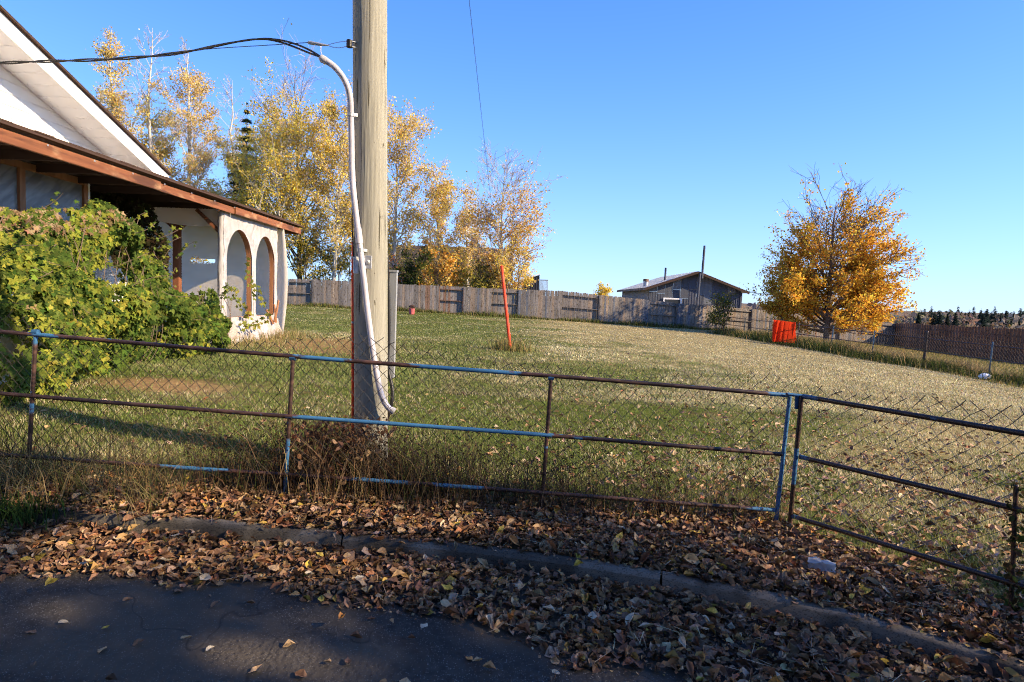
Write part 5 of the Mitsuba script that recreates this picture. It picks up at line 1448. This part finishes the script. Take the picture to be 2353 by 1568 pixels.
yel = meshkit.noise(np.stack([y * 1.3, z * 1.3, x * 0], -1), 9)
cg = palette(n, [(0.085, 0.14, 0.03), (0.115, 0.175, 0.035), (0.06, 0.10, 0.025), (0.16, 0.20, 0.045)], 0.25, r=rv)
cy = palette(n, [(0.30, 0.33, 0.055), (0.38, 0.37, 0.065), (0.24, 0.29, 0.05)], 0.18, r=rv)
cd = palette(n, [(0.40, 0.28, 0.16), (0.46, 0.34, 0.21), (0.30, 0.20, 0.11)], 0.2, r=rv)
isy = rv.uniform(size=n) < np.clip((yel - 0.42) * 1.7, 0.05, 0.6)
col = np.where(isy[:, None], cy, cg); col = np.where(deadm[:, None], cd, col)
nrm = np.stack([0.9 + rv.normal(0, 0.4, n), -0.5 + rv.normal(0, 0.45, n), 0.35 + rv.normal(0, 0.4, n)], 1)
zz_ = nrm / np.linalg.norm(nrm, axis=1, keepdims=True)
dwn = np.tile([0, 0, -1.0], (n, 1)) + rv.normal(0, 0.35, (n, 3))
yv = dwn - (dwn * zz_).sum(1, keepdims=True) * zz_; yv /= np.linalg.norm(yv, axis=1, keepdims=True)
Rv = np.stack([np.cross(yv, zz_), yv, zz_], 2)
size = 0.105 * rv.uniform(0.5, 1.3, n) * np.where(deadm, 0.8, 1)
order = np.argsort(-(size / y) * (x > XV - 0.1 + 0.0 * y))
big = order[:300]; rest = order[300:]
m = scatter(VV, VF, np.stack([x, y, z], 1)[rest], Rv[rest], size[rest], col[rest])
obj('foliage', m[:2], 'leaf_mat', hv, color=m[2], kind='stuff')
vcols = [(0.15, 0.18, 0.035), (0.22, 0.24, 0.05), (0.32, 0.34, 0.055), (0.09, 0.125, 0.03), (0.42, 0.30, 0.17)]
for k, c in enumerate(vcols):
    scene[f'vine_leaf_{k}'] = {'type': 'principledthin', 'base_color': rgb(*c), 'roughness': 0.5, 'diff_trans': 0.85, 'spec_trans': 0.0, 'eta': 1.35}
vply = mikit.ply((VV, VF))
for b_ in big:
    M = np.eye(4); M[:3, :3] = Rv[b_] * size[b_]; M[:3, 3] = [x[b_] + 0.02, y[b_], z[b_]]
    c = int(np.argmin([np.abs(np.array(q) - col[b_]).sum() for q in vcols]))
    obj('leaf', vply, f'vine_leaf_{c}', hv, to_world=T4(M))
# young shoots that stand off the mass
sp_, sn_ = [], []
for k in range(46):
    y0 = rv.uniform(6.2, 12.2); t0 = rv.uniform(0.45, 1.0); z0 = float(ground(XV, y0)); zt0 = float(vine_top(np.array(y0), XV))
    b0 = np.array([XV + 0.25, y0, z0 + (zt0 - z0) * t0 * 0.97])
    tip = b0 + [rv.uniform(0.1, 0.35), rv.normal(0, 0.22), rv.uniform(-0.3, 0.28) if t0 < 0.85 else rv.uniform(0.08, 0.3)]
    c_ = spline([b0, (b0 + tip) / 2 + rv.normal(0, 0.05, 3), tip], 9)
    sn_.append(tube(c_, 0.004, 4, False)); sp_.append(c_ + rv.normal(0, 0.025, c_.shape))
sp_ = np.vstack(sp_); q = len(sp_)
m = scatter(VV, VF, sp_, frames(q, unit(q, rv) * 0.6 + [0.6, -0.5, 0.3], rv.uniform(0, 6.28, q)), 0.075 * rv.uniform(0.45, 1.2, q), palette(q, [(0.14, 0.19, 0.04), (0.28, 0.31, 0.05), (0.09, 0.14, 0.03)], 0.2, r=rv))
obj('shoots', m[:2], 'leaf_mat', hv, color=m[2], kind='stuff')
obj('shoot_stems', cat(sn_), 'twig_mat', hv, kind='stuff')
# stems, and the dark tangle climbing under the eave
st = []
for k in range(60):
    y0 = rv.uniform(5.5, 12.5); z0 = float(ground(XV, y0)); h = (float(vine_top(np.array(y0), XV)) - z0) * rv.uniform(0.6, 0.98)
    st.append(tube(spline([[XV - 0.2, y0, z0], [XV - 0.1 + rv.normal(0, .06), y0 + rv.normal(0, .15), z0 + h * .5], [XV - .15, y0 + rv.normal(0, .3), z0 + h]], 8), 0.006, 4, False))
obj('stems', cat(st), 'twig_mat', hv, kind='stuff')
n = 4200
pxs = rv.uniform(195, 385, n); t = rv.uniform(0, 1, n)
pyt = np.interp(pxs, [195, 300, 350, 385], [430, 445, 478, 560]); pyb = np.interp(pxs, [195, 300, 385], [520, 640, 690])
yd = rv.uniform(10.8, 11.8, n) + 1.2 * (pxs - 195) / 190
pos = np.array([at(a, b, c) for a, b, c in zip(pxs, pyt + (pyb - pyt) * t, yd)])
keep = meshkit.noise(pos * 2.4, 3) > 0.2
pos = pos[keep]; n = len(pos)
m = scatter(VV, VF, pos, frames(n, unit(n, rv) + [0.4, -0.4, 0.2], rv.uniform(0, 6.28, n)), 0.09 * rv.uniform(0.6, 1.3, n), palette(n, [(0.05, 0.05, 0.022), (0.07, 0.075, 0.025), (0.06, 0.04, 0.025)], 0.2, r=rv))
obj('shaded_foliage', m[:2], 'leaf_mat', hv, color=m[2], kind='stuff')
# runners over the arches
pos = []
for (a, b, c) in (((548, 600), (560, 650), (590, 700)), ((560, 640), (588, 690), (598, 740)), ((515, 660), (545, 700), (570, 740)), ((540, 745), (560, 750), (600, 735))):
    p = spline([at(*a, 13.3), at(*b, 13.6), at(*c, 14.0)], 22) + [0.15, 0, 0]
    pos.append(p + rv.normal(0, 0.05, p.shape))
pos = np.vstack(pos); n = len(pos)
m = scatter(VV, VF, pos, frames(n, unit(n, rv) * 0.5 + [0.7, -0.6, 0.2], rv.uniform(0, 6.28, n)), 0.10 * rv.uniform(0.6, 1.2, n), palette(n, [(0.3, 0.3, 0.05), (0.16, 0.18, 0.04)], 0.2, r=rv))
obj('runner', m[:2], 'leaf_mat', hv, color=m[2], kind='stuff')

# ------------------------------------------------------------------ weeds
def stalks(x, y, h, w, col, r, lean=0.35, z=None):
    n = len(x)
    z = ground(x, y) if z is None else z
    return blade_mesh(np.stack([x, y, z - 0.01], 1), h, w, col, lean, r, True)
rw = np.random.default_rng(12)
DRY = [(0.17, 0.10, 0.055), (0.13, 0.075, 0.04), (0.30, 0.20, 0.11), (0.075, 0.045, 0.028), (0.06, 0.05, 0.025)]
parts = []
n = 9000                                     # along the pipe fence
x = rw.uniform(-3.9, 2.0, n); y = FENCE_Y + rw.normal(0.14, 0.14, n)
clump = meshkit.noise(np.stack([x * 2.2, x * 0, x * 0 + 3], -1), 2)
keep = rw.uniform(size=n) < 0.25 + 0.9 * clump * (x > -2.1) * (x < 1.2)
x, y, clump = x[keep], y[keep], clump[keep]
parts.append(stalks(x, y, (0.12 + 0.36 * rw.uniform(size=len(x)) ** 1.6) * (0.7 + 0.7 * clump), np.full(len(x), 0.0042), palette(len(x), [(0.085, 0.055, 0.034), (0.13, 0.085, 0.05), (0.055, 0.038, 0.025), (0.24, 0.17, 0.095), (0.06, 0.08, 0.025)], 0.3, r=rw), rw, 0.9))
n = 420
x = rw.uniform(-2.4, 1.2, n); y = FENCE_Y + rw.normal(0.2, 0.13, n); hh_ = rw.uniform(0.3, 0.68, n)
parts.append(stalks(x, y, hh_, np.full(n, 0.0036), palette(n, [(0.07, 0.045, 0.03), (0.11, 0.07, 0.04)], 0.25, r=rw), rw, 0.55))
k = np.repeat(np.arange(n), 9); nk = len(k)
pos = np.stack([x[k] + rw.normal(0, 0.045, nk), y[k] + rw.normal(0, 0.045, nk), ground(x[k], y[k]) + hh_[k] * rw.uniform(0.35, 1.0, nk)], 1)
parts.append(scatter(LQ * [0.5, 1, 1], LQF, pos, frames(nk, unit(nk, rw), rw.uniform(0, 6.28, nk)), 0.024 * rw.uniform(0.4, 1.4, nk), palette(nk, [(0.075, 0.045, 0.03), (0.12, 0.07, 0.04), (0.05, 0.05, 0.02)], 0.25, r=rw)))
dwd = thing('dry_weeds', 'dry brown weeds and grass stalks along the foot of the pipe fence', 'weeds', kind='stuff')
m = cat(parts); put(dwd, m[:2], 'grass_mat', color=m[2])
parts = []
n = 1100                                      # the dense dead clump at the pole foot
x = rw.normal(-1.30, 0.24, n); y = 4.55 + rw.normal(0, 0.16, n)
parts.append(stalks(x, y, 0.15 + 0.55 * rw.uniform(size=n) ** 1.5, np.full(n, 0.0045), palette(n, DRY, 0.3, r=rw), rw, 0.8))
n = 45
x = rw.normal(-1.25, 0.14, n); y = 4.05 + rw.normal(0, 0.1, n)
parts.append(stalks(x, y, 0.35 + 0.35 * rw.uniform(size=n), np.full(n, 0.004), palette(n, [(0.36, 0.25, 0.14), (0.26, 0.17, 0.095)], 0.2, r=rw), rw, 0.8))
nl = 1100
pos = np.stack([rw.normal(-1.28, 0.22, nl), 4.55 + rw.normal(0, 0.15, nl), rw.uniform(0.2, 0.62, nl)], 1)
parts.append(scatter(LV, LF, pos, frames(nl, unit(nl, rw), rw.uniform(0, 6.28, nl)), 0.045 * rw.uniform(0.5, 1.3, nl), palette(nl, [(0.14, 0.07, 0.04), (0.08, 0.042, 0.026), (0.30, 0.18, 0.11)], 0.2, r=rw)))
dc = thing('dead_weed_clump', 'tall clump of dead brown weeds around the foot of the wooden pole', 'weeds', kind='stuff')
m = cat(parts); put(dc, m[:2], 'grass_mat', color=m[2])
n = 900
x = rw.uniform(-3.9, -2.2, n); y = 4.05 + rw.normal(0, 0.17, n)
lg2 = thing('straw_tuft', 'tuft of flattened straw coloured grass at the left end of the kerb', 'grass tuft', kind='stuff')
m = stalks(x, y, 0.16 + 0.26 * rw.uniform(size=n), np.full(n, 0.0045), palette(n, [(0.32, 0.25, 0.12), (0.22, 0.16, 0.08), (0.10, 0.11, 0.035)], 0.2, r=rw), rw, 1.4)
put(lg2, m[:2], 'grass_mat', color=m[2])
# tall weed strip along the side fence and the foot of the board fence
n = 34000
t = rw.uniform(-0.02, 1.15, n); px_ = S0[0] + (S1[0] - S0[0]) * t + rw.normal(0.2, 0.42, n); py_ = S0[1] + (S1[1] - S0[1]) * t
cl = meshkit.noise(np.stack([py_ * 0.9, px_ * 0.9, py_ * 0], -1), 5)
h = (0.12 + 0.42 * rw.uniform(size=n) ** 1.4) * (0.45 + 0.95 * cl)
grn = rw.uniform(size=n) < 0.06 + 0.75 * (px_ < S0[0] + (S1[0] - S0[0]) * t)
col = np.where(grn[:, None], palette(n, [(0.06, 0.085, 0.022), (0.085, 0.10, 0.028)], 0.2, r=rw), palette(n, [(0.42, 0.32, 0.16), (0.34, 0.25, 0.12), (0.26, 0.20, 0.09)], 0.2, r=rw))
m = stalks(px_, py_, h, np.full(n, 0.016), col, rw, 0.6)
ws = thing('weed_strip', 'strip of tall uncut grass along the side chain link fence', 'tall grass', kind='stuff')
put(ws, m[:2], 'weed_mat', color=m[2])
n = 9000
pxx = rw.uniform(640, 1760, n)
yd = np.array([fdepth(p) for p in pxx]) - rw.exponential(0.12, n) - 0.03
xd = np.array([(ray(p, 720)[0] / ray(p, 720)[1]) for p in pxx]) * yd
cl = meshkit.noise(np.stack([xd * 0.8, yd * 0, yd * 0], -1), 5)
wf = thing('fence_weeds', 'green weeds growing along the foot of the board fence', 'weeds', kind='stuff')
m = stalks(xd, yd, (0.06 + 0.3 * rw.uniform(size=n) ** 2) * (0.3 + 1.1 * cl), np.full(n, 0.03), palette(n, [(0.08, 0.11, 0.025), (0.14, 0.15, 0.04), (0.25, 0.2, 0.09)], 0.2, r=rw), rw, 0.6)
put(wf, m[:2], 'grass_mat', color=m[2])
# straw at the porch foot and round the orange stake
b = hit(1173, 806)
n = 500; x = b[0] + rw.normal(0, 0.28, n); y = b[1] + rw.normal(0, 0.22, n)
m1 = stalks(x, y, 0.1 + 0.4 * rw.uniform(size=n) ** 1.5, np.full(n, 0.014), palette(n, [(0.33, 0.27, 0.12), (0.14, 0.16, 0.04), (0.24, 0.2, 0.08)], 0.2, r=rw), rw, 0.7)
stt = thing('stake_tuft', 'tuft of long grass around the foot of the orange stake', 'grass tuft', kind='stuff')
put(stt, m1[:2], 'grass_mat', color=m1[2])
n = 2600; y = rw.uniform(11.8, 17.0, n); x = XA + 0.15 + rw.exponential(0.35, n)
m1 = stalks(x, y, 0.08 + 0.42 * rw.uniform(size=n) ** 2.2 * np.exp(-(x - XA) / 0.5), np.full(n, 0.010), palette(n, [(0.42, 0.33, 0.17), (0.33, 0.25, 0.12), (0.16, 0.17, 0.05)], 0.2, r=rw), rw, 0.8)
pg = thing('porch_grass', 'dry straw grass along the foot of the plastic arches', 'tall grass', kind='stuff')
put(pg, m1[:2], 'grass_mat', color=m1[2])
# grass of the field beyond the side fence
n = 30000
y = rw.uniform(14, 46, n); x = rw.uniform(13.4, 32, n)
keep = x < y * 0.92; x, y = x[keep], y[keep]; n = len(x)
m1 = blade_mesh(np.stack([x, y, ground(x, y) - 0.01], 1), 0.06 + 0.10 * rw.uniform(size=n), np.full(n, 0.05), palette(n, [(0.34, 0.26, 0.11), (0.26, 0.22, 0.08), (0.17, 0.17, 0.05)], 0.2, r=rw), 0.9, rw, False)
fg = thing('field_grass', 'yellowed rough grass of the field beyond the side fence', 'grass', kind='stuff')
put(fg, m1[:2], 'grass_mat', color=m1[2])

n = 350
p = hit(30, 1185)
m1 = stalks(p[0] + rw.normal(0, 0.13, n), p[1] + rw.normal(0, 0.09, n), 0.04 + 0.11 * rw.uniform(size=n), np.full(n, 0.008), palette(n, [(0.04, 0.075, 0.02), (0.06, 0.10, 0.025), (0.03, 0.05, 0.015)], 0.2, r=rw), rw, 0.9)
gw = thing('green_weed', 'low dark green weed at the left end of the kerb', 'weed', kind='stuff')
put(gw, m1[:2], 'grass_mat', color=m1[2])
a_, b_ = gpt(2338, 1100), gpt(2325, 1400)
q = rw.uniform(0, 1, 200)[:, None]
pos = a_ + (b_ - a_) * q + rw.normal(0, 0.03, (200, 3))
m1 = scatter(LV, LF, pos, frames(200, unit(200, rw), rw.uniform(0, 6.28, 200)), 0.032 * rw.uniform(0.5, 1.4, 200), palette(200, [(0.05, 0.07, 0.02), (0.10, 0.06, 0.03), (0.04, 0.045, 0.02)], 0.2, r=rw))
gv = thing('gate_creeper', 'dark leafy creeper on the short post at the right edge of the gate', 'creeper', kind='stuff')
put(gv, m1[:2], 'leaf_mat', color=m1[2])
